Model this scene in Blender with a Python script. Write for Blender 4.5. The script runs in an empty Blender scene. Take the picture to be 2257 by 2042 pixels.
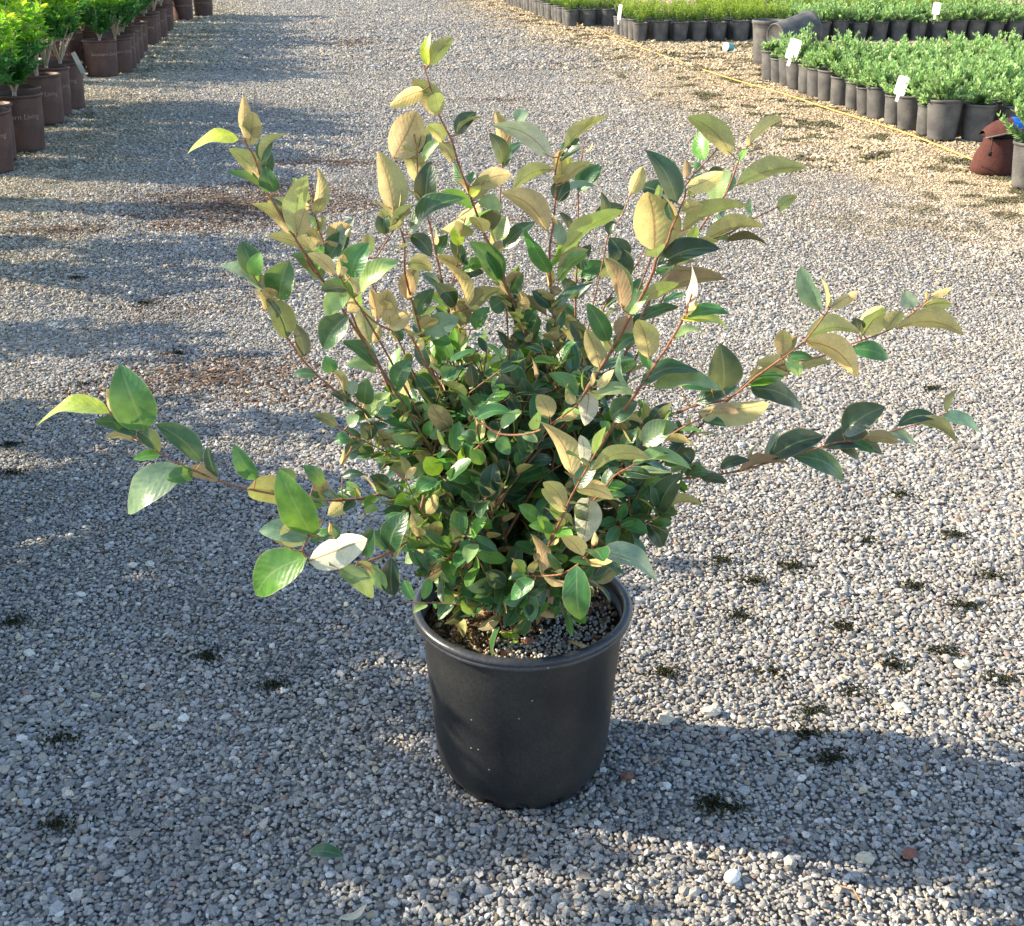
import bpy, math, random
import numpy as np
from mathutils import Vector, noise as mnoise

# ------------------------------------------------------------------ camera, world, sun, exposure
S = bpy.context.scene
COL = S.collection
CAM_H = 1.038
PITCH = math.radians(24.3)
FPX = 2600.0
cam_d = bpy.data.cameras.new("camera")
cam = bpy.data.objects.new("camera", cam_d)
COL.objects.link(cam)
cam.location = (0, 0, CAM_H)
cam.rotation_euler = (math.radians(90) - PITCH, 0, 0)
cam_d.sensor_fit = 'HORIZONTAL'
cam_d.angle = 2 * math.atan(1128.5 / FPX)
cam_d.clip_start = 0.02
cam_d.clip_end = 500
S.camera = cam

SUN_EL = math.radians(27)
TO_SUN = Vector((-0.987 * math.cos(SUN_EL), 0.16 * math.cos(SUN_EL), math.sin(SUN_EL))).normalized()
w = bpy.data.worlds.new("World")
S.world = w
w.use_nodes = True
nt = w.node_tree
bg = nt.nodes["Background"]
sky = nt.nodes.new("ShaderNodeTexSky")
sky.sky_type = 'NISHITA'
sky.sun_disc = False
sky.sun_elevation = SUN_EL
sky.sun_rotation = math.atan2(TO_SUN.x, TO_SUN.y)
sky.air_density = 1.0
sky.dust_density = 1.0
nt.links.new(sky.outputs[0], bg.inputs[0])
bg.inputs[1].default_value = 0.15
sun_d = bpy.data.lights.new("sun", 'SUN')
sun_d.energy = 4.6
sun_d.angle = math.radians(0.5)
sun_d.color = (1.0, 0.85, 0.63)
sun = bpy.data.objects.new("sun", sun_d)
COL.objects.link(sun)
sun.rotation_euler = TO_SUN.to_track_quat('Z', 'Y').to_euler()
sun.location = (-8, 2, 6)
S.view_settings.view_transform = 'Standard'
S.view_settings.look = 'None'
S.view_settings.exposure = 1.36
S.view_settings.gamma = 1.0
S.cycles.max_bounces = 6
S.cycles.transparent_max_bounces = 4

random.seed(7)
rng = np.random.default_rng(7)

# ------------------------------------------------------------------ helpers
CT, ST = math.cos(PITCH), math.sin(PITCH)

def ray(u, v):
    a = (u - 1128.5) / FPX
    b = (1021.0 - v) / FPX
    return (a, CT + b * ST, -ST + b * CT)

def at(u, v, Y):                        # full-size pixel -> world point at distance Y
    d = ray(u, v)
    t = Y / d[1]
    return Vector((d[0] * t, Y, CAM_H + d[2] * t))

def tag(o, label=None, cat=None, group=None, kind=None):
    if label: o['label'] = label
    if cat: o['category'] = cat
    if group: o['group'] = group
    if kind: o['kind'] = kind
    return o

def empty(name, loc, rz=0.0):
    o = bpy.data.objects.new(name, None)
    o.empty_display_size = 0.05
    COL.objects.link(o)
    o.location = loc
    o.rotation_euler = (0, 0, rz)
    return o

def link_mesh(name, me, parent=None):
    o = bpy.data.objects.new(name, me)
    COL.objects.link(o)
    if parent is not None:
        o.parent = parent
    return o

def copy_tree(o, parent=None):
    c = o.copy()
    COL.objects.link(c)
    if parent is not None:
        c.parent = parent
    for ch in list(o.children):
        copy_tree(ch, c)
    return c

class MB:
    """collects vertices, faces, per-vertex colours and uvs for ONE mesh"""
    def __init__(s):
        s.v = []; s.f = []; s.c = []; s.uv = []; s.m = []
    def add(s, verts, faces, col=None, uv=None, mi=0):
        b = len(s.v)
        s.v.extend([tuple(p) for p in verts])
        s.f.extend([tuple(i + b for i in f) for f in faces])
        s.m.extend([mi] * len(faces))
        s.c.extend([col if col else (1, 1, 1)] * len(verts))
        s.uv.extend(uv if uv else [(0.5, 0.5)] * len(verts))
    def build(s, name, mats, parent=None, smooth=True):
        me = bpy.data.meshes.new(name)
        me.from_pydata(s.v, [], s.f)
        if not isinstance(mats, (list, tuple)): mats = [mats]
        for m in mats: me.materials.append(m)
        n = len(me.polygons)
        me.polygons.foreach_set('use_smooth', [smooth] * n)
        if len(mats) > 1: me.polygons.foreach_set('material_index', s.m)
        ca = me.color_attributes.new('tint', 'FLOAT_COLOR', 'POINT')
        a = np.ones((len(s.v), 4), np.float32); a[:, :3] = np.array(s.c, np.float32).reshape(-1, 3)
        ca.data.foreach_set('color', a.ravel())
        ul = me.uv_layers.new(name='uv')
        li = np.empty(len(me.loops), np.int32); me.loops.foreach_get('vertex_index', li)
        ul.data.foreach_set('uv', np.array(s.uv, np.float32).reshape(-1, 2)[li].ravel())
        me.update()
        return link_mesh(name, me, parent)

def tri_mesh(name, V, F, C, mat, smooth=False):
    """numpy triangles -> mesh; C per vertex"""
    me = bpy.data.meshes.new(name)
    nv, nf = len(V), len(F)
    me.vertices.add(nv); me.vertices.foreach_set('co', V.astype(np.float32).ravel())
    me.loops.add(nf * 3); me.loops.foreach_set('vertex_index', F.astype(np.int32).ravel())
    me.polygons.add(nf)
    me.polygons.foreach_set('loop_start', np.arange(0, nf * 3, 3, dtype=np.int32))
    me.polygons.foreach_set('use_smooth', np.full(nf, smooth))
    ca = me.color_attributes.new('tint', 'FLOAT_COLOR', 'POINT')
    a = np.ones((nv, 4), np.float32); a[:, :3] = C
    ca.data.foreach_set('color', a.ravel())
    me.materials.append(mat)
    me.update(calc_edges=True)
    return me

def lathe(mb, prof, seg=48, center=(0, 0, 0), col=None, twist=None, mi=0):
    vs, fs, uv = [], [], []
    for j, (r, z) in enumerate(prof):
        for i in range(seg):
            a = 2 * math.pi * i / seg
            rr, zz = (r, z) if twist is None else twist(r, z, a)
            vs.append((center[0] + rr * math.cos(a), center[1] + rr * math.sin(a), center[2] + zz))
            uv.append((i / seg, j / max(1, len(prof) - 1)))
    for j in range(len(prof) - 1):
        for i in range(seg):
            k = (i + 1) % seg
            fs.append((j * seg + i, j * seg + k, (j + 1) * seg + k, (j + 1) * seg + i))
    mb.add(vs, fs, col, uv, mi)

def tube(mb, pts, radii, seg=7, col=None, cap=True, mi=0):
    pts = [Vector(p) for p in pts]
    n = len(pts)
    if n < 2: return
    vs, fs = [], []
    ref = Vector((0.3, 0.9, 0.2)).normalized()
    for i, p in enumerate(pts):
        d = (pts[min(i + 1, n - 1)] - pts[max(i - 1, 0)])
        if d.length < 1e-9: d = Vector((0, 0, 1))
        d.normalize()
        a = d.cross(ref)
        if a.length < 1e-3: a = d.cross(Vector((1, 0, 0)))
        a.normalize(); b = d.cross(a)
        r = radii[i] if hasattr(radii, '__len__') else radii
        for k in range(seg):
            t = 2 * math.pi * k / seg
            vs.append(p + a * (r * math.cos(t)) + b * (r * math.sin(t)))
    for i in range(n - 1):
        for k in range(seg):
            k2 = (k + 1) % seg
            fs.append((i * seg + k, i * seg + k2, (i + 1) * seg + k2, (i + 1) * seg + k))
    if cap:
        fs.append(tuple(range(seg - 1, -1, -1)))
        fs.append(tuple((n - 1) * seg + k for k in range(seg)))
    mb.add(vs, fs, col, None, mi)

def spline(pts, sub=6):
    """Catmull-Rom through points (any dimension lists)"""
    P = [np.array(p, float) for p in pts]
    if len(P) < 3:
        return [P[0] + (P[-1] - P[0]) * k / sub for k in range(sub + 1)]
    Q = [2 * P[0] - P[1]] + P + [2 * P[-1] - P[-2]]
    out = []
    for i in range(1, len(Q) - 2):
        for k in range(sub):
            t = k / sub
            out.append(0.5 * (2 * Q[i] + (Q[i + 1] - Q[i - 1]) * t + (2 * Q[i - 1] - 5 * Q[i] + 4 * Q[i + 1] - Q[i + 2]) * t * t
                              + (-Q[i - 1] + 3 * Q[i] - 3 * Q[i + 1] + Q[i + 2]) * t ** 3))
    out.append(P[-1])
    return out

# value noise on numpy arrays
_perm = rng.random((256, 256))
def vnoise(x, y, s):
    x = np.asarray(x) * s + 1000.0; y = np.asarray(y) * s + 1000.0
    xi = np.floor(x).astype(int); yi = np.floor(y).astype(int)
    fx = x - xi; fy = y - yi
    fx = fx * fx * (3 - 2 * fx); fy = fy * fy * (3 - 2 * fy)
    g = lambda a, b: _perm[a % 256, b % 256]
    return ((g(xi, yi) * (1 - fx) + g(xi + 1, yi) * fx) * (1 - fy) + (g(xi, yi + 1) * (1 - fx) + g(xi + 1, yi + 1) * fx) * fy)
def sstep(a, b, x):
    t = np.clip((x - a) / (b - a), 0, 1)
    return t * t * (3 - 2 * t)

# ------------------------------------------------------------------ materials
def mat(name):
    m = bpy.data.materials.new(name); m.use_nodes = True
    n = m.node_tree.nodes; l = m.node_tree.links
    return m, n, l, n["Principled BSDF"]

def noise_node(n, l, scale, detail=3, coord='Object'):
    tc = n.new("ShaderNodeTexCoord"); t = n.new("ShaderNodeTexNoise")
    t.inputs['Scale'].default_value = scale; t.inputs['Detail'].default_value = detail
    l.new(tc.outputs[coord], t.inputs['Vector'])
    return t

def ramp(n, l, src, p0, c0, p1, c1):
    r = n.new("ShaderNodeValToRGB")
    r.color_ramp.elements[0].position = p0; r.color_ramp.elements[0].color = (*c0, 1)
    r.color_ramp.elements[1].position = p1; r.color_ramp.elements[1].color = (*c1, 1)
    l.new(src, r.inputs[0]); return r

def mult(n, l, a, b, fac=1.0):
    m = n.new("ShaderNodeMix"); m.data_type = 'RGBA'; m.blend_type = 'MULTIPLY'
    m.inputs[0].default_value = fac
    l.new(a, m.inputs[6]); l.new(b, m.inputs[7]); return m.outputs[2]

def simple(name, col, rough=0.6, nscale=30, var=0.35, bump=0.0, spec=0.3):
    m, n, l, p = mat(name)
    t = noise_node(n, l, nscale)
    r = ramp(n, l, t.outputs[0], 0.3, tuple(c * (1 - var) for c in col), 0.7, tuple(min(1, c * (1 + var)) for c in col))
    l.new(r.outputs[0], p.inputs['Base Color'])
    p.inputs['Roughness'].default_value = rough
    p.inputs['Specular IOR Level'].default_value = spec
    if bump:
        b = n.new("ShaderNodeBump"); b.inputs['Strength'].default_value = bump; b.inputs['Distance'].default_value = 0.002
        l.new(t.outputs[0], b.inputs['Height']); l.new(b.outputs[0], p.inputs['Normal'])
    return m

def tinted(name, rough=0.85, nscale=250, lo=0.75, hi=1.2, spec=0.25, bump=0.0):
    m, n, l, p = mat(name)
    a = n.new("ShaderNodeAttribute"); a.attribute_name = 'tint'
    t = noise_node(n, l, nscale)
    r = ramp(n, l, t.outputs[0], 0.3, (lo,) * 3, 0.7, (hi,) * 3)
    l.new(mult(n, l, a.outputs['Color'], r.outputs[0]), p.inputs['Base Color'])
    p.inputs['Roughness'].default_value = rough
    p.inputs['Specular IOR Level'].default_value = spec
    if bump:
        b = n.new("ShaderNodeBump"); b.inputs['Strength'].default_value = bump; b.inputs['Distance'].default_value = 0.001
        l.new(t.outputs[0], b.inputs['Height']); l.new(b.outputs[0], p.inputs['Normal'])
    return m

M_STONE = tinted("crushed_stone", 0.9, 420, 0.72, 1.25, 0.2)

def ground_material():
    m, n, l, p = mat("gravel_bed")
    tc = n.new("ShaderNodeTexCoord")
    a = n.new("ShaderNodeAttribute"); a.attribute_name = 'tint'
    v = n.new("ShaderNodeTexVoronoi"); v.inputs['Scale'].default_value = 80
    v.inputs['Randomness'].default_value = 1
    l.new(tc.outputs['Object'], v.inputs['Vector'])
    sep = n.new("ShaderNodeSeparateColor"); l.new(v.outputs['Color'], sep.inputs[0])
    r = ramp(n, l, sep.outputs[0], 0.0, (0.45,) * 3, 1.0, (1.5,) * 3)
    c1 = mult(n, l, a.outputs['Color'], r.outputs[0])
    l.new(c1, p.inputs['Base Color'])
    p.inputs['Roughness'].default_value = 0.95
    p.inputs['Specular IOR Level'].default_value = 0.15
    inv = n.new("ShaderNodeMath"); inv.operation = 'MULTIPLY'; inv.inputs[1].default_value = -1
    l.new(v.outputs['Distance'], inv.inputs[0])
    b = n.new("ShaderNodeBump"); b.inputs['Strength'].default_value = 1.0; b.inputs['Distance'].default_value = 0.012
    l.new(inv.outputs[0], b.inputs['Height']); l.new(b.outputs[0], p.inputs['Normal'])
    return m
M_GROUND = ground_material()

def leaf_material(name, gloss=0.33, trans=0.24):
    """two-sided leaf: green waxy top, tan scaly underside, pale midrib; uv = (across, along)"""
    m, n, l, p = mat(name)
    top = n.new("ShaderNodeAttribute"); top.attribute_name = 'tint'
    und = n.new("ShaderNodeAttribute"); und.attribute_name = 'under'
    geo = n.new("ShaderNodeNewGeometry")
    uv = n.new("ShaderNodeUVMap")
    sx = n.new("ShaderNodeSeparateXYZ"); l.new(uv.outputs[0], sx.inputs[0])
    # midrib mask
    d = n.new("ShaderNodeMath"); d.operation = 'SUBTRACT'; d.inputs[1].default_value = 0.5; l.new(sx.outputs[0], d.inputs[0])
    ab = n.new("ShaderNodeMath"); ab.operation = 'ABSOLUTE'; l.new(d.outputs[0], ab.inputs[0])
    rib = n.new("ShaderNodeMapRange"); rib.inputs[1].default_value = 0.015; rib.inputs[2].default_value = 0.04
    rib.inputs[3].default_value = 1; rib.inputs[4].default_value = 0; l.new(ab.outputs[0], rib.inputs[0])
    # side veins: stripes of (along - 0.6*|across|)
    vm = n.new("ShaderNodeMath"); vm.operation = 'MULTIPLY_ADD'; vm.inputs[1].default_value = -0.55
    l.new(ab.outputs[0], vm.inputs[0]); l.new(sx.outputs[1], vm.inputs[2])
    vs = n.new("ShaderNodeMath"); vs.operation = 'MULTIPLY'; vs.inputs[1].default_value = 60; l.new(vm.outputs[0], vs.inputs[0])
    si = n.new("ShaderNodeMath"); si.operation = 'SINE'; l.new(vs.outputs[0], si.inputs[0])
    t = noise_node(n, l, 90, 4)
    t2 = noise_node(n, l, 900, 2)
    r = ramp(n, l, t.outputs[0], 0.32, (0.72, 0.78, 0.8), 0.72, (1.25, 1.2, 1.15))
    r2 = ramp(n, l, t2.outputs[0], 0.35, (0.85,) * 3, 0.7, (1.15,) * 3)
    ctop = mult(n, l, top.outputs['Color'], r.outputs[0])
    cund = mult(n, l, mult(n, l, und.outputs['Color'], r2.outputs[0]), r.outputs[0], 0.5)
    ribt = n.new("ShaderNodeMix"); ribt.data_type = 'RGBA'; ribt.inputs[7].default_value = (0.30, 0.36, 0.16, 1)
    rf = n.new("ShaderNodeMath"); rf.operation = 'MULTIPLY'; rf.inputs[1].default_value = 0.45; l.new(rib.outputs[0], rf.inputs[0])
    l.new(rf.outputs[0], ribt.inputs[0]); l.new(ctop, ribt.inputs[6])
    ribu = n.new("ShaderNodeMix"); ribu.data_type = 'RGBA'; ribu.inputs[7].default_value = (0.26, 0.12, 0.04, 1)
    rf2 = n.new("ShaderNodeMath"); rf2.operation = 'MULTIPLY'; rf2.inputs[1].default_value = 0.7; l.new(rib.outputs[0], rf2.inputs[0])
    l.new(rf2.outputs[0], ribu.inputs[0]); l.new(cund, ribu.inputs[6])
    # thin dry margin round the blade
    eg = n.new("ShaderNodeMapRange"); eg.inputs[1].default_value = 0.455; eg.inputs[2].default_value = 0.495; eg.inputs[4].default_value = 0.6
    l.new(ab.outputs[0], eg.inputs[0])
    em = n.new("ShaderNodeMix"); em.data_type = 'RGBA'; em.inputs[7].default_value = (0.42, 0.40, 0.20, 1)
    l.new(eg.outputs[0], em.inputs[0]); l.new(ribt.outputs[2], em.inputs[6])
    # rusty blemishes and insect marks
    tb = noise_node(n, l, 170, 2); sp = n.new("ShaderNodeMapRange"); sp.inputs[1].default_value = 0.70; sp.inputs[2].default_value = 0.76; sp.inputs[4].default_value = 0.7
    l.new(tb.outputs[0], sp.inputs[0])
    bm = n.new("ShaderNodeMix"); bm.data_type = 'RGBA'; bm.inputs[7].default_value = (0.16, 0.11, 0.04, 1)
    l.new(sp.outputs[0], bm.inputs[0]); l.new(em.outputs[2], bm.inputs[6])
    mx = n.new("ShaderNodeMix"); mx.data_type = 'RGBA'
    l.new(geo.outputs['Backfacing'], mx.inputs[0]); l.new(bm.outputs[2], mx.inputs[6]); l.new(ribu.outputs[2], mx.inputs[7])
    l.new(mx.outputs[2], p.inputs['Base Color'])
    rm = n.new("ShaderNodeMapRange"); rm.inputs[3].default_value = gloss; rm.inputs[4].default_value = 0.8
    l.new(geo.outputs['Backfacing'], rm.inputs[0]); l.new(rm.outputs[0], p.inputs['Roughness'])
    p.inputs['Specular IOR Level'].default_value = 0.5
    b = n.new("ShaderNodeBump"); b.inputs['Strength'].default_value = 0.12; b.inputs['Distance'].default_value = 0.0005
    l.new(si.outputs[0], b.inputs['Height'])
    b2 = n.new("ShaderNodeBump"); b2.inputs['Strength'].default_value = 0.35; b2.inputs['Distance'].default_value = 0.003
    l.new(t.outputs[0], b2.inputs['Height']); l.new(b.outputs[0], b2.inputs['Normal'])
    l.new(b2.outputs[0], p.inputs['Normal'])
    tr = n.new("ShaderNodeBsdfTranslucent")
    gm = n.new("ShaderNodeMix"); gm.data_type = 'RGBA'; gm.inputs[0].default_value = 0.22
    hs = n.new("ShaderNodeHueSaturation"); hs.inputs['Saturation'].default_value = 1.25; hs.inputs['Value'].default_value = 2.0
    l.new(ctop, gm.inputs[6]); l.new(cund, gm.inputs[7]); l.new(gm.outputs[2], hs.inputs['Color'])
    l.new(hs.outputs[0], tr.inputs[0])
    ms = n.new("ShaderNodeMixShader"); ms.inputs[0].default_value = trans
    out = n["Material Output"]
    l.new(p.outputs[0], ms.inputs[1]); l.new(tr.outputs[0], ms.inputs[2]); l.new(ms.outputs[0], out.inputs[0])
    return m
M_LEAF = leaf_material("silverberry_leaf")

def foliage_material(name, trans=0.35, rough=0.5):
    m, n, l, p = mat(name)
    a = n.new("ShaderNodeAttribute"); a.attribute_name = 'tint'
    l.new(a.outputs['Color'], p.inputs['Base Color'])
    p.inputs['Roughness'].default_value = rough
    p.inputs['Specular IOR Level'].default_value = 0.35
    tr = n.new("ShaderNodeBsdfTranslucent")
    hs = n.new("ShaderNodeHueSaturation"); hs.inputs['Saturation'].default_value = 1.1; hs.inputs['Value'].default_value = 1.6
    l.new(a.outputs['Color'], hs.inputs['Color']); l.new(hs.outputs[0], tr.inputs[0])
    ms = n.new("ShaderNodeMixShader"); ms.inputs[0].default_value = trans
    l.new(p.outputs[0], ms.inputs[1]); l.new(tr.outputs[0], ms.inputs[2]); l.new(ms.outputs[0], n["Material Output"].inputs[0])
    return m
M_FOL = foliage_material("shrub_foliage")
M_FOL2 = foliage_material("juniper_foliage", 0.3)
M_FOL3 = foliage_material("lime_foliage", 0.5)

def bark_material():
    m, n, l, p = mat("red_brown_bark")
    a = n.new("ShaderNodeAttribute"); a.attribute_name = 'tint'
    t = noise_node(n, l, 300, 4)
    r = ramp(n, l, t.outputs[0], 0.3, (0.6,) * 3, 0.7, (1.5,) * 3)
    l.new(mult(n, l, a.outputs['Color'], r.outputs[0]), p.inputs['Base Color'])
    p.inputs['Roughness'].default_value = 0.7
    b = n.new("ShaderNodeBump"); b.inputs['Strength'].default_value = 0.5; b.inputs['Distance'].default_value = 0.0005
    l.new(t.outputs[0], b.inputs['Height']); l.new(b.outputs[0], p.inputs['Normal'])
    return m
M_BARK = bark_material()

def pot_plastic(name, base, dust, rough=0.5, scale=9):
    m, n, l, p = mat(name)
    t = noise_node(n, l, scale, 6)
    t2 = noise_node(n, l, 260, 3)
    r = ramp(n, l, t.outputs[0], 0.35, base, 0.75, dust)
    r2 = ramp(n, l, t2.outputs[0], 0.3, (0.75,) * 3, 0.7, (1.3,) * 3)
    # dust splashes near the ground and scattered pale specks
    v = n.new("ShaderNodeTexVoronoi"); v.inputs['Scale'].default_value = 38
    tc = n.new("ShaderNodeTexCoord"); l.new(tc.outputs['Object'], v.inputs['Vector'])
    sp = n.new("ShaderNodeMath"); sp.operation = 'LESS_THAN'; sp.inputs[1].default_value = 0.045; l.new(v.outputs['Distance'], sp.inputs[0])
    c = mult(n, l, r.outputs[0], r2.outputs[0])
    mx = n.new("ShaderNodeMix"); mx.data_type = 'RGBA'; mx.inputs[7].default_value = (0.32, 0.29, 0.22, 1)
    l.new(sp.outputs[0], mx.inputs[0]); l.new(c, mx.inputs[6])
    l.new(mx.outputs[2], p.inputs['Base Color'])
    p.inputs['Roughness'].default_value = rough
    p.inputs['Specular IOR Level'].default_value = 0.4
    b = n.new("ShaderNodeBump"); b.inputs['Strength'].default_value = 0.25; b.inputs['Distance'].default_value = 0.0008
    l.new(t2.outputs[0], b.inputs['Height']); l.new(b.outputs[0], p.inputs['Normal'])
    return m
M_POT = pot_plastic("black_nursery_plastic", (0.009, 0.011, 0.014), (0.034, 0.034, 0.033), 0.5)
M_RIM = pot_plastic("black_rim_plastic", (0.022, 0.026, 0.034), (0.06, 0.062, 0.068), 0.3)
M_POTG = pot_plastic("dusty_grey_plastic", (0.06, 0.06, 0.062), (0.14, 0.135, 0.125), 0.6, 14)
M_POTB = pot_plastic("brown_pot_plastic", (0.078, 0.038, 0.032), (0.12, 0.070, 0.058), 0.6, 14)
M_RIMG = simple("weathered_rim", (0.11, 0.115, 0.12), 0.45, 40, 0.4)
M_INK = simple("faded_pink_print", (0.34, 0.22, 0.19), 0.7, 60, 0.3)
M_SOIL = simple("potting_soil", (0.028, 0.019, 0.012), 0.95, 120, 0.6, 0.8)
M_SOIL2 = simple("dry_potting_soil", (0.07, 0.05, 0.035), 0.95, 60, 0.6, 0.8)
M_TAG = simple("white_plastic_tag", (0.82, 0.82, 0.8), 0.5, 20, 0.04)
M_CHIP = tinted("bark_chips", 0.85, 300, 0.6, 1.4)
M_BEAD = tinted("fertiliser_prills", 0.45, 500, 0.85, 1.1, 0.4)
M_ROPE = simple("yellow_string", (0.62, 0.40, 0.12), 0.8, 200, 0.3)
M_MOSS = tinted("moss", 0.95, 600, 0.6, 1.5)

# ------------------------------------------------------------------ ground colour zones (albedo, with some sun warmth in it)
def string_x(y): return 2.24 - 0.17 * (y - 5.83)
def row_x(y): return -2.35 - 0.15 * (y - 5.5)

PATCH = [(-1.15, 4.85, 0.62, 0.55, 1.0), (-0.75, 2.8, 0.36, 0.22, 0.75), (-1.72, 4.42, 0.32, 0.12, 0.7), (-1.6, 12.6, 0.28, 0.5, 1.0),
         (-0.85, 5.85, 0.4, 0.14, 0.7), (-0.1, 8.2, 0.35, 0.2, 0.35), (-0.05, 4.6, 0.3, 0.12, 0.5), (0.35, 10.5, 0.3, 0.3, 0.5), (-1.0, 3.4, 0.25, 0.1, 0.4)]
def zone(x, y):
    """base colour (some sun warmth in it) and the strength of brown litter"""
    x = np.asarray(x, float); y = np.asarray(y, float)
    n1 = vnoise(x, y, 1.7); n2 = vnoise(x, y, 6.0); n3 = vnoise(x, y, 14.0); n4 = vnoise(x, y, 0.7)
    grey = np.stack([0.305 + 0 * x, 0.292 + 0 * x, 0.27 + 0 * x], -1)
    warm = np.array([0.42, 0.385, 0.33])
    mw = np.clip(sstep(-0.3, 1.3, x + 0.5 * (n1 - 0.5)) * 0.35 + sstep(3, 6, y) * 0.25 + (n4 - 0.5) * 0.5, 0, 0.8)[..., None]  # beige stone share; sun warmth at right and far paleness also put into colour
    c = grey * (1 - mw) + warm * mw
    mr = (sstep(-1.35, -0.15, x - string_x(y) + 0.5 * (n2 - 0.5) + 0.5 * (n1 - 0.5)) * sstep(3.5, 5, y))[..., None]
    c = c * (1 - mr) + np.array([0.50, 0.40, 0.265]) * mr
    ml = sstep(0.9, 0.0, x - row_x(y) + 0.6 * (n2 - 0.5))[..., None] * 0.7
    c = c * (1 - ml) + np.array([0.44, 0.38, 0.28]) * ml
    # algae stains
    al = (sstep(0.55, 0.70, n3 * 0.5 + n2 * 0.5) * np.clip(mr[..., 0] * 0.95 + ml[..., 0] * 0.8 + 0.10, 0, 0.95))[..., None]
    c = c * (1 - al) + np.array([0.10, 0.095, 0.05]) * al
    br = np.zeros_like(x)
    for (px, py, rx, ry, s) in PATCH:
        d = ((x - px) / rx) ** 2 + ((y - py) / ry) ** 2
        br = np.maximum(br, s * sstep(1.25, 0.25, d + 1.3 * (n3 - 0.5) + 1.0 * (n2 - 0.5)))
    c = c * (0.88 + 0.24 * n2[..., None])
    return c, br

# ground sheet
def axis(lo, hi, step, far_lo, far_hi):
    a = np.arange(lo, hi + 1e-6, step)
    return np.concatenate([far_lo, a, far_hi])
gx = axis(-7, 7, 0.08, [-300, -60, -20], [20, 60, 300])
gy = axis(0, 22, 0.08, [-30, -4], [40, 120, 400])
GX, GY = np.meshgrid(gx, gy)
V = np.stack([GX, GY, np.full_like(GX, -0.003)], -1).reshape(-1, 3)
nx, ny = len(gx), len(gy)
ii, jj = np.meshgrid(np.arange(nx - 1), np.arange(ny - 1))
q = (jj * nx + ii).ravel()
F = np.concatenate([np.stack([q, q + 1, q + nx + 1], -1), np.stack([q, q + nx + 1, q + nx], -1)])
c, br = zone(GX, GY)
c = c * (1 - br[..., None] * 0.8) + np.array([0.15, 0.105, 0.075]) * br[..., None] * 0.8
g = link_mesh("ground", tri_mesh("ground", V, F, c.reshape(-1, 3), M_GROUND, True))
tag(g, kind='structure')

# crushed stone lying on it: low facetted stones, one mesh nobody could count
def ico():
    t = (1 + 5 ** 0.5) / 2
    v = np.array([(-1, t, 0), (1, t, 0), (-1, -t, 0), (1, -t, 0), (0, -1, t), (0, 1, t), (0, -1, -t), (0, 1, -t), (t, 0, -1), (t, 0, 1), (-t, 0, -1), (-t, 0, 1)], float)
    v /= np.linalg.norm(v[0])
    f = np.array([(0, 11, 5), (0, 5, 1), (0, 1, 7), (0, 7, 10), (0, 10, 11), (1, 5, 9), (5, 11, 4), (11, 10, 2), (10, 7, 6), (7, 1, 8), (3, 9, 4), (3, 4, 2), (3, 2, 6), (3, 6, 8), (3, 8, 9), (4, 9, 5), (2, 4, 11), (6, 2, 10), (8, 6, 7), (9, 8, 1)])
    return v, f
ICO_V, ICO_F = ico()
OCT_V = np.array([(1, 0, 0), (-1, 0, 0), (0, 1, 0), (0, -1, 0), (0, 0, 1), (0, 0, -1)], float)
OCT_F = np.array([(0, 2, 4), (2, 1, 4), (1, 3, 4), (3, 0, 4), (2, 0, 5), (1, 2, 5), (3, 1, 5), (0, 3, 5)])

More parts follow.
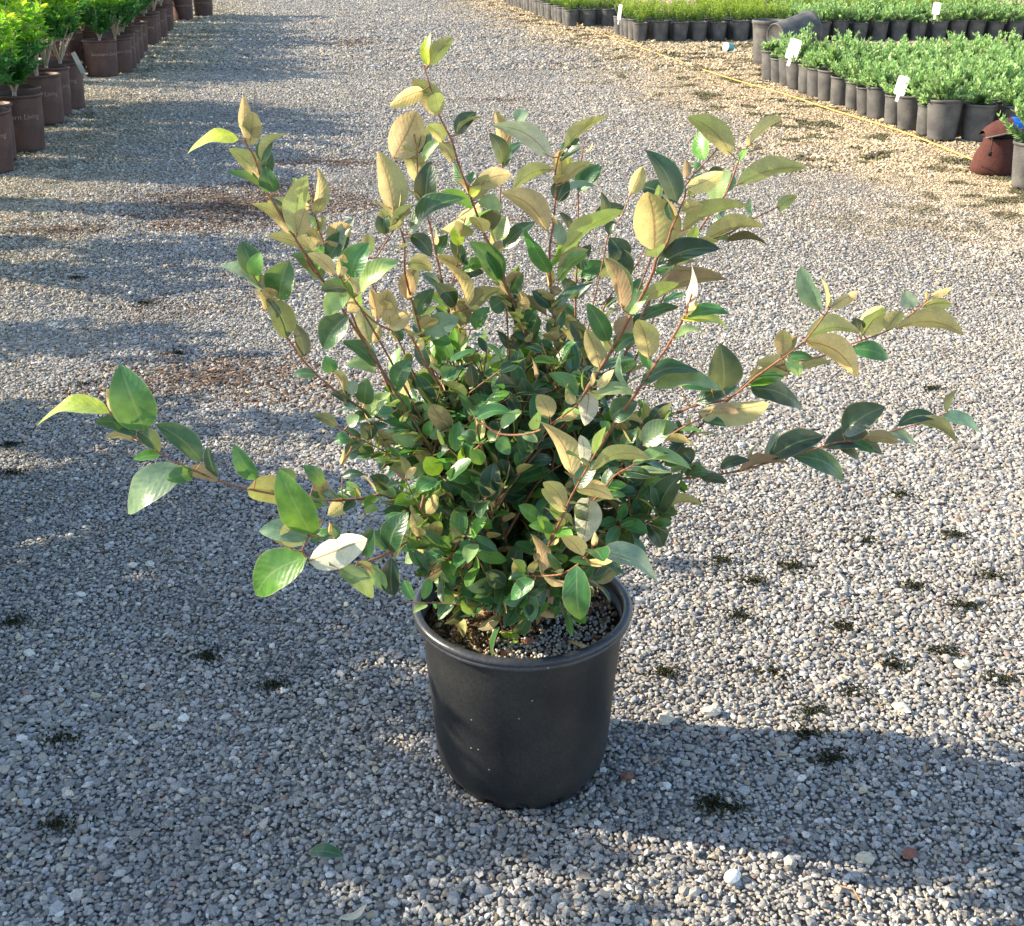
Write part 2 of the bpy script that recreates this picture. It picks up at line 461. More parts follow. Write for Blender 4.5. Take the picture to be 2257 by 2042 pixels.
def stones(y0, y1, pitch, rad, base, jit=0.28, lv=0.30):
    ys = np.arange(y0, y1, pitch)
    P = []
    for k, y in enumerate(ys):
        hw = 0.455 * y + 0.25
        xs = np.arange(-hw, hw, pitch) + (k % 2) * pitch / 2
        P.append(np.stack([xs, np.full_like(xs, y)], -1))
    P = np.concatenate(P)
    P += rng.uniform(-0.48, 0.48, P.shape) * pitch
    # keep clear of the pot's foot
    keep = (P[:, 0] - 0.013) ** 2 + (P[:, 1] - 1.30) ** 2 > 0.098 ** 2
    P = P[keep]
    n = len(P)
    bv, bf = base
    s = rad * np.exp(rng.normal(0, 0.27, n)) * (0.85 + 0.4 * vnoise(P[:, 0], P[:, 1], 3))
    s = np.where(rng.random(n) < 0.02, s * 1.5, s); s = np.clip(s, rad * 0.4, rad * 2.5)
    R = rng.normal(size=(n, 4)); R /= np.linalg.norm(R, axis=1)[:, None]
    a, b, c_, d = R.T
    Rm = np.stack([1 - 2 * (c_ * c_ + d * d), 2 * (b * c_ - a * d), 2 * (b * d + a * c_), 2 * (b * c_ + a * d), 1 - 2 * (b * b + d * d), 2 * (c_ * d - a * b),
                   2 * (b * d - a * c_), 2 * (c_ * d + a * b), 1 - 2 * (b * b + c_ * c_)], -1).reshape(n, 3, 3)
    shape = bv[None] * (1 + rng.uniform(-jit, jit, (n, len(bv), 1)))
    shape = shape * rng.uniform([0.75, 0.75, 0.5], [1.35, 1.1, 0.95], (n, 3))[:, None, :]
    W = np.einsum('nij,nkj->nki', Rm, shape) * s[:, None, None]
    W[:, :, 2] *= 0.68
    z = s * 0.35 + rng.uniform(-0.0015, 0.0035, n) * (rad / 0.005) + 0.006 * (vnoise(P[:, 0], P[:, 1], 5) - 0.5)
    W += np.concatenate([P, z[:, None]], 1)[:, None, :]
    c, br = zone(P[:, 0], P[:, 1])
    lum = np.exp(rng.normal(0, lv, n))
    hue = rng.normal(0, 0.035, (n, 1)) * np.array([[1.0, 0.1, -1.2]])
    c = c * lum[:, None] * (1 + hue)
    k = rng.random(n)
    c[k < 0.010] = np.array([0.62, 0.60, 0.55])
    c[(k > 0.01) & (k < 0.03)] = np.array([0.27, 0.20, 0.165])
    c[(k > 0.045) & (k < 0.10)] *= np.array([1.35, 1.2, 0.95])
    isb = rng.random(n) < br * 0.62
    bc = np.array([[0.175, 0.12, 0.085]]) * np.exp(rng.normal(0, 0.45, (n, 1)))
    c = np.where(isb[:, None], bc, c)
    W[isb, :, 2] = W[isb, :, 2] * 0.8
    c = np.clip(c, 0.015, 0.8)
    F = (bf[None] + (np.arange(n) * len(bv))[:, None, None]).reshape(-1, 3)
    C = np.repeat(c, len(bv), 0)
    return W.reshape(-1, 3), F, C
parts = [stones(0.72, 3.4, 0.0062, 0.00385, (ICO_V, ICO_F), 0.34, 0.24), stones(3.4, 5.6, 0.0082, 0.0049, (OCT_V, OCT_F), 0.32, 0.25), stones(5.6, 10, 0.0125, 0.0070, (OCT_V, OCT_F), 0.35, 0.2), stones(10, 21, 0.024, 0.0125, (OCT_V, OCT_F), 0.35, 0.15)]
off = 0; VV, FF, CC = [], [], []
for (v_, f_, c_) in parts:
    VV.append(v_); FF.append(f_ + off); CC.append(c_); off += len(v_)
gr = link_mesh("gravel", tri_mesh("gravel", np.concatenate(VV), np.concatenate(FF), np.concatenate(CC), M_STONE))
tag(gr, "crushed grey and tan stone chippings covering the whole nursery drive", "gravel", kind='stuff')
del parts, VV, FF, CC

# brown bark litter in drifts on the gravel
def flakes(mb, n, pts_fn, size, cols, z0=0.004):
    for _ in range(n):
        x, y = pts_fn()
        L = size * random.uniform(0.5, 1.6); Wd = L * random.uniform(0.15, 0.4)
        a = random.uniform(0, math.pi); ca, sa = math.cos(a), math.sin(a)
        tz = random.uniform(-0.3, 0.3) * L; th = random.uniform(0.0008, 0.002)
        c = random.choice(cols); k = random.uniform(0.6, 1.4); c = tuple(min(1, q * k) for q in c)
        vs = []
        for h in (0, th):
            for (p, q) in ((-1, -0.5), (0.2, -1), (1, 0), (0.3, 1), (-0.9, 0.6)):
                vs.append((x + p * L / 2 * ca - q * Wd / 2 * sa, y + p * L / 2 * sa + q * Wd / 2 * ca, z0 + h + abs(tz) / 2 + p * tz / 2))
        mb.add(vs, [(0, 1, 2, 3, 4)[::-1], (5, 6, 7, 8, 9)] + [(i, (i + 1) % 5, 5 + (i + 1) % 5, 5 + i) for i in range(5)], c)
mb = MB()
for (px, py, rx, ry, s) in PATCH[:7]:
    def pf():
        a = random.uniform(0, 2 * math.pi); r = abs(random.gauss(0, 0.45))
        return px + rx * r * math.cos(a), py + ry * r * math.sin(a)
    flakes(mb, int(900 * s * rx * ry / 0.3) + 60, pf, 0.016, [(0.17, 0.115, 0.08), (0.12, 0.08, 0.055), (0.28, 0.2, 0.14), (0.08, 0.055, 0.042)], 0.009)
tag(mb.build("bark_litter", M_CHIP, None, False), "drifts of brown bark flakes washed over the gravel", "mulch", kind='stuff')

# moss tufts between the stones
mb = MB()
for (dx, dy) in [(1420, 1110), (1520, 1330), (1680, 1370), (1760, 1315), (1900, 1200), (1950, 1140), (1400, 1590), (1770, 980), (1835, 770), (30, 1232), (120, 1462), (540, 1357), (115, 1630),
                 (410, 1298), (20, 880), (25, 935), (150, 550), (285, 600), (350, 700), (170, 760), (1860, 1290), (1970, 1345), (1640, 1500), (1480, 1150), (1560, 1120), (1310, 1330), (1455, 1220), (1700, 1070), (1880, 1060), (1430, 1600), (1600, 1410), (1660, 1240), (1590, 1450), (1800, 1160)]:
    u, v = dx * 1.1195, dy * 1.1195
    d = ray(u, v); t = -CAM_H / d[2]; x0, y0 = d[0] * t, d[1] * t
    for _ in range(130):
        r = abs(random.gauss(0, 0.012)); a = random.uniform(0, 6.28)
        x, y = x0 + 1.5 * r * math.cos(a), y0 + r * math.sin(a)
        h = random.uniform(0.001, 0.005); s = random.uniform(0.0015, 0.003); b = random.uniform(0, 6.28)
        g_ = random.uniform(0.5, 1.3)
        z = 0.006
        mb.add([(x - s * math.cos(b), y - s * math.sin(b), z), (x + s * math.cos(b), y + s * math.sin(b), z), (x + s * math.sin(b), y - s * math.cos(b), z + h), (x - s, y + s, z + h * 0.7)],
               [(0, 1, 2), (0, 3, 1), (1, 3, 2)], (0.038 * g_, 0.042 * g_, 0.02 * g_))
tag(mb.build("moss", M_MOSS, None, False), "small dark tufts of moss growing between the stones", "moss", kind='stuff')

# ================================================================== the potted silverberry in the middle
PX, PY = 0.013, 1.300
shrub = empty("potted_shrub", (PX, PY, 0))
def local(mb): mb.v = [(x - PX, y - PY, z) for x, y, z in mb.v]; return mb
tag(shrub, "leafy green and tan silverberry shrub in a black pot, alone on the open gravel", "potted shrub")

def pot_foot(r, z, a):
    # scalloped drain notches round the foot
    if z < 0.0235:
        k = (a / (2 * math.pi) * 14) % 1.0
        if 0.34 < k < 0.66: z = max(z, 0.020)
    return r, z
mb = MB()
prof = [(0.001, 0.006), (0.09, 0.006), (0.094, 0.0), (0.0975, 0.004), (0.101, 0.011), (0.107, 0.020), (0.1125, 0.031), (0.115, 0.045), (0.1185, 0.09), (0.123, 0.15), (0.1275, 0.205), (0.1315, 0.232)]
prof = [(r, z * 1.0433) for r, z in prof]
lathe(mb, prof, 140, (0, 0, 0), twist=pot_foot)
lathe(mb, [(0.1315, 0.242), (0.1275, 0.246), (0.125, 0.215), (0.121, 0.17)], 96)
pot = mb.build("pot", M_POT, shrub)
mb = MB()
rp = [(0.1285, 0.236), (0.1325, 0.2335), (0.1375, 0.2335), (0.1392, 0.2355), (0.1388, 0.2385), (0.1376, 0.2395), (0.1392, 0.2408), (0.1405, 0.2435), (0.1395, 0.2468), (0.1365, 0.2490), (0.1325, 0.2495), (0.1295, 0.2475), (0.1280, 0.243), (0.1275, 0.236)]
lathe(mb, [(r, z + 0.010) for r, z in rp], 128)
mb.build("rim", M_RIM, pot)

def soil_z(x, y):
    return 0.225 + 0.006 * (float(vnoise(x, y, 30)) - 0.5) + 0.004 * (float(vnoise(x, y, 90)) - 0.5) + 0.006 * math.exp(-(x * x + y * y) / 0.003)
mb = MB(); vs, fs = [], []
NR, NA = 26, 80
for j in range(NR + 1):
    for i in range(NA):
        r = 0.1262 * j / NR; a = 2 * math.pi * i / NA
        x, y = r * math.cos(a), r * math.sin(a)
        vs.append((x, y, soil_z(x, y)))
for j in range(NR):
    for i in range(NA):
        k = (i + 1) % NA
        fs.append((j * NA + i, (j + 1) * NA + i, (j + 1) * NA + k, j * NA + k))
mb.add(vs, fs); mb.build("soil", M_SOIL, shrub)
# bark chips
mb = MB()
for _ in range(620):
    a = random.uniform(0, 6.283); r = 0.122 * math.sqrt(random.random())
    x, y = r * math.cos(a), r * math.sin(a); z = soil_z(x, y)
    L = random.uniform(0.005, 0.021); Wd = L * random.uniform(0.25, 0.6); th = random.uniform(0.001, 0.004)
    R = Vector((random.gauss(0, 1), random.gauss(0, 1), random.gauss(0, 0.5))).normalized()
    Sd = R.cross(Vector((0, 0, 1)) + Vector((random.gauss(0, .5), random.gauss(0, .5), 0))).normalized(); N = R.cross(Sd)
    c = random.choice([(0.16, 0.08, 0.05), (0.27, 0.13, 0.08), (0.38, 0.19, 0.12), (0.3, 0.2, 0.12), (0.06, 0.035, 0.022), (0.045, 0.03, 0.02), (0.33, 0.23, 0.12), (0.05, 0.035, 0.02)])
    o = Vector((x, y, z + 0.002))
    vs = []
    for h in (-0.5, 0.5):
        for (p, q_) in ((-0.5, -0.3), (0.1, -0.5), (0.5, 0.05), (0.15, 0.5), (-0.45, 0.35)):
            vs.append(o + R * (p * L) + Sd * (q_ * Wd) + N * (h * th))
    mb.add(vs, [(4, 3, 2, 1, 0), (5, 6, 7, 8, 9)] + [(i, (i + 1) % 5, 5 + (i + 1) % 5, 5 + i) for i in range(5)], c)
# fine needles and rootlets
for _ in range(260):
    a = random.uniform(0, 6.283); r = 0.12 * math.sqrt(random.random())
    x, y = r * math.cos(a), r * math.sin(a); z = soil_z(x, y) + 0.001
    b = random.uniform(0, 6.283); L = random.uniform(0.008, 0.02)
    p0 = Vector((x, y, z)); p2 = p0 + Vector((L * math.cos(b), L * math.sin(b), random.uniform(0, 0.006)))
    if p2.xy.length > 0.122: continue
    tube(mb, [p0, (p0 + p2) / 2 + Vector((0, 0, random.uniform(0, 0.004))), p2], 0.0005, 4, random.choice([(0.25, 0.13, 0.06), (0.12, 0.1, 0.03), (0.3, 0.25, 0.12)]), False)
tag(mb.build("bark_chips", M_CHIP, shrub, False), kind='stuff')
# moss on the left of the soil
mb = MB()
for _ in range(900):
    x, y = random.gauss(-0.062, 0.028), random.gauss(-0.03, 0.035)
    if math.hypot(x, y) > 0.12: continue
    z = soil_z(x, y); b = random.uniform(0, 6.28); s = random.uniform(0.0008, 0.0018); h = random.uniform(0.003, 0.010); g_ = random.uniform(0.5, 1.6)
    mb.add([(x - s * math.cos(b), y - s * math.sin(b), z), (x + s * math.cos(b), y + s * math.sin(b), z), (x + random.uniform(-1, 1) * 0.003, y + random.uniform(-1, 1) * 0.003, z + h)], [(0, 1, 2)], (0.07 * g_, 0.075 * g_, 0.018 * g_))
tag(mb.build("moss_patch", M_MOSS, shrub, False), kind='stuff')
# fertiliser prills
mb = MB()
prills = []
tries = 0
while len(prills) < 760 and tries < 30000:
    tries += 1
    k = random.random()
    if k < 0.50: x, y = random.gauss(0.062, 0.032), random.gauss(-0.02, 0.048)
    elif k < 0.82: x, y = random.gauss(0.025, 0.035), random.gauss(-0.085, 0.018)
    else: x, y = random.gauss(0.0, 0.06), random.gauss(-0.05, 0.05)
    if math.hypot(x, y) > 0.119: continue
    r = random.uniform(0.0015, 0.0023)
    zz = soil_z(x, y) + r * 1.3 + 0.001
    if any((x - q[0]) ** 2 + (y - q[1]) ** 2 < (r + q[2]) ** 2 * 0.85 for q in prills):
        if random.random() < 0.8: continue
        zz += r * 1.5
    prills.append((x, y, r))
    c = random.choice([(0.55, 0.53, 0.47), (0.45, 0.45, 0.44), (0.62, 0.57, 0.46), (0.36, 0.37, 0.37)])
    vs = [Vector(p) * r + Vector((x, y, zz)) for p in ICO_V]
    # one refinement so the prills look round
    fs = []; mid = {}
    def mp(i, j):
        key = (min(i, j), max(i, j))
        if key not in mid:
            q = (ICO_V[i] + ICO_V[j]); q = q / np.linalg.norm(q)
            mid[key] = len(vs); vs.append(Vector(q) * r + Vector((x, y, zz)))
        return mid[key]
    for (a_, b_, c_) in ICO_F:
        ab, bc, ca = mp(a_, b_), mp(b_, c_), mp(c_, a_)
        fs += [(a_, ab, ca), (b_, bc, ab), (c_, ca, bc), (ab, bc, ca)]
    mb.add(vs, fs, c)
tag(mb.build("fertiliser_beads", M_BEAD, shrub), kind='stuff')

# ------------------------------------------------------------------ leaves
class LeafMB(MB):
    def __init__(s): super().__init__(); s.u = []
    def leaf(s, base, tip, half, n_top, top, under, bow=0.0, arch=0.08, fold=0.12, wave=0.03, nl=12, na=4, blunt=0.0, twist=0.0):
        base = Vector(base); tip = Vector(tip)
        ax = tip - base; L = ax.length
        if L < 1e-5: return
        m = ax / L
        nn = (n_top - m * n_top.dot(m))
        if nn.length < 1e-4: nn = m.orthogonal()
        nn.normalize(); sd = m.cross(nn)
        ph = random.uniform(0, 6.28); fr = random.uniform(2.5, 4.5)
        vs, uv = [], []
        for j in range(nl + 1):
            t = j / nl
            f = (t ** 0.58) * ((1 - t) ** (0.78 - 0.2 * blunt)) * 2.0
            f = f / (0.79 + 0.09 * blunt)
            hw = half * f
            c = base + m * (L * t) + nn * (arch * L * math.sin(math.pi * t) ) + sd * (bow * L * math.sin(math.pi * t))
            tw = twist * (t - 0.3)
            ct, st_ = math.cos(tw), math.sin(tw)
            for i in range(na + 1):
                q_ = i / na * 2 - 1
                lift = fold * hw * (abs(q_) ** 1.3) + wave * L * math.sin(fr * 2 * math.pi * t / 2 + ph + (0.9 if q_ > 0 else 0)) * (abs(q_) ** 1.5) * min(1, 4 * t * (1 - t))
                off = sd * (q_ * hw * ct) + nn * (lift + q_ * hw * st_)
                vs.append(c + off)
                uv.append((i / na, t))
        fs = []
        for j in range(nl):
            for i in range(na):
                a = j * (na + 1) + i
                fs.append((a, a + 1, a + na + 2, a + na + 1))
        s.add(vs, fs, top, uv)
        s.u.extend([under] * len(vs))
    def build(s, name, mats, parent=None, smooth=True):
        o = super().build(name, mats, parent, smooth)
        ca = o.data.color_attributes.new('under', 'FLOAT_COLOR', 'POINT')
        a = np.ones((len(s.v), 4), np.float32); a[:, :3] = np.array(s.u, np.float32).reshape(-1, 3)
        ca.data.foreach_set('color', a.ravel())
        return o

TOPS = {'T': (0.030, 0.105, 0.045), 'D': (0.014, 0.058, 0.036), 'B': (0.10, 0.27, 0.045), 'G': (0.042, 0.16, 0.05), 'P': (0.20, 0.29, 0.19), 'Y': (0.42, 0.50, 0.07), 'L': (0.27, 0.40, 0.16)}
UNDS = {'U': (0.56, 0.44, 0.20), 'O': (0.74, 0.52, 0.22), 'W': (0.66, 0.61, 0.47), 'K': (0.22, 0.15, 0.075), 'V': (0.50, 0.42, 0.17), 'N': (0.40, 0.28, 0.15)}  # V, N, K are duller: shade and through-light partly put into the colour
def jit(c, k=0.18):
    f = random.uniform(1 - k, 1 + k)
    return tuple(max(0.0, x * f * random.uniform(0.93, 1.07)) for x in c)

CROP = {'a': (60, 760, 2.52), 1: (400, 60, 3.257), 2: (800, 60, 3.257), 3: (1300, 220, 3.257), 4: (1500, 560, 2.88), 5: (460, 560, 3.257), 6: (960, 560, 3.257), 7: (540, 980, 3.36), 8: (1040, 980, 3.36), 9: (660, 680, 2.764)}
def cv(k, x, y):
    ox, oy, s = CROP[k]
    return ox + x / s, oy + y / s

# stems: (crop, tip distance, start distance, base radius, points from low to high) in photo positions read off the crops
BR = [
 ('a', 1.22, 1.26, 2.2, "2016,845 1860,855 1720,865 1600,860 1400,835 1220,800 1060,755 850,665 700,580 590,510 470,385"),
 (7, 1.10, 1.18, 2.0, "1290,690 1100,790 900,870 700,930 520,900 430,800 450,730 490,670"),
 (5, 1.20, 1.27, 1.8, "1560,1320 1350,1240 1130,1130 1020,1060 880,960 700,790 560,600 480,530 400,290 320,160"),
 (5, 1.16, 1.28, 2.4, "1710,1760 1640,1620 1560,1440 1420,1200 1290,950 1180,700 1080,560 1000,380 860,240 720,80 690,0"),
 (1, 1.14, 1.16, 1.7, "886,1628 800,1490 680,1290 600,1160 520,930 470,850 440,740"),
 (1, 1.18, 1.19, 1.5, "1160,1810 1090,1730 1030,1580 970,1390 940,1290 945,1180"),
 (5, 1.10, 1.24, 2.1, "1760,1150 1690,1000 1560,800 1500,680 1420,550 1290,540 1170,470 1060,350 945,170"),
 (5, 1.22, 1.28, 1.4, "1700,1620 1540,1540 1350,1460 1150,1360 920,1240"),
 (5, 1.15, 1.22, 1.3, "1640,1990 1500,1800 1410,1610"),
 (1, 1.20, 1.28, 2.0, "1760,2350 1700,2130 1615,1820 1600,1700 1600,1550 1550,1390 1520,1310"),
 (1, 1.36, 1.33, 2.0, "1990,2350 1930,2080 1870,1820 1820,1600 1790,1450 1740,1290 1700,1120 1690,900 1670,770"),
 (1, 1.30, 1.30, 1.2, "1330,1740 1400,1650 1470,1540 1530,1450"),
 (2, 1.28, 1.31, 2.6, "1330,2500 1180,2220 1110,2040 1010,1820 970,1680 900,1550 830,1380 760,1180 690,1000 640,820 550,640 480,420 435,270"),
 (2, 1.25, 1.31, 2.3, "1400,2400 1370,2080 1345,1820 1340,1600 1360,1450 1385,1200 1380,1060 1410,900"),
 (2, 1.42, 1.36, 1.8, "1500,2600 1520,2200 1530,1820 1545,1560 1545,1200 1560,1000 1590,820"),
 (2, 1.42, 1.36, 1.4, "1100,2200 1000,1700 985,1250 1000,1000 1005,880"),
 (2, 1.32, 1.32, 1.2, "1010,1800 905,1560 870,1500 870,1310"),
 (2, 1.30, 1.32, 1.1, "640,1950 670,1750 690,1550 735,1370"),
 (2, 1.36, 1.34, 1.2, "1640,2050 1720,1700 1760,1500 1850,1370"),
 (3, 1.34, 1.30, 2.0, "420,1460 540,1260 620,1170 740,1000 900,770 980,670 1040,520 1060,460 1135,330"),
 (3, 1.10, 1.22, 2.6, "-200,2400 0,2050 170,1780 300,1540 400,1360 460,1220 480,1140 550,1040 590,920 630,830 680,700 690,640"),
 (3, 1.40, 1.36, 1.2, "560,820 700,600 790,490 850,430 930,340"),
 (3, 1.38, 1.34, 1.3, "700,1080 850,1010 1000,960 1150,870 1350,770"),
 (6, 1.02, 1.20, 2.6, "800,2100 1000,1680 1080,1560 1160,1420 1300,1200 1440,1000 1560,820 1680,640 1760,500 1800,420 1840,290"),
 (3, 1.38, 1.36, 1.4, "100,1500 260,1290 340,1180 400,1050"),
 (4, 1.14, 1.24, 2.3, "-500,1250 -200,1080 0,1000 100,960 300,920 480,780 620,680 780,560 900,410 945,340"),
 (4, 1.22, 1.26, 1.6, "300,930 500,760 700,690 900,650 1060,580 1150,550 1330,480 1470,380 1560,300"),
 (4, 1.12, 1.18, 1.5, "-330,1290 -150,1200 0,1110 100,1060 190,1010"),
 (4, 1.34, 1.30, 1.8, "-500,1500 -200,1440 30,1425 150,1410 360,1380 680,1290 820,1250 980,1200 1160,1180 1380,1115 1500,1080 1640,1030 1700,1000"),
 (8, 1.00, 1.15, 2.2, "500,900 600,680 680,520 740,380 840,200 920,60"),
 (8, 1.04, 1.12, 1.6, "760,600 880,440 970,340 1060,230 1200,150"),
 (8, 1.03, 1.12, 1.6, "420,975 520,975 660,960 770,900 850,820 920,730"),
 (8, 1.22, 1.24, 1.6, "800,700 980,650 1140,620 1300,570 1420,490"),
 (7, 1.17, 1.21, 2.4, "1640,640 1590,730 1530,820 1480,900 1340,990"),
 (6, 1.06, 1.14, 1.8, "300,1230 450,1290 600,1300 740,1270 830,1220 1020,1080 1110,940"),
 (6, 1.30, 1.28, 1.8, "500,2100 300,1700 150,1300 60,1000 -60,700"),
 (6, 1.34, 1.30, 1.8, "640,2000 700,1500 720,1000 690,700 640,560 560,360"),
 (8, 1.16, 1.2, 1.5, "160,1000 120,700 180,450 240,300"),
]
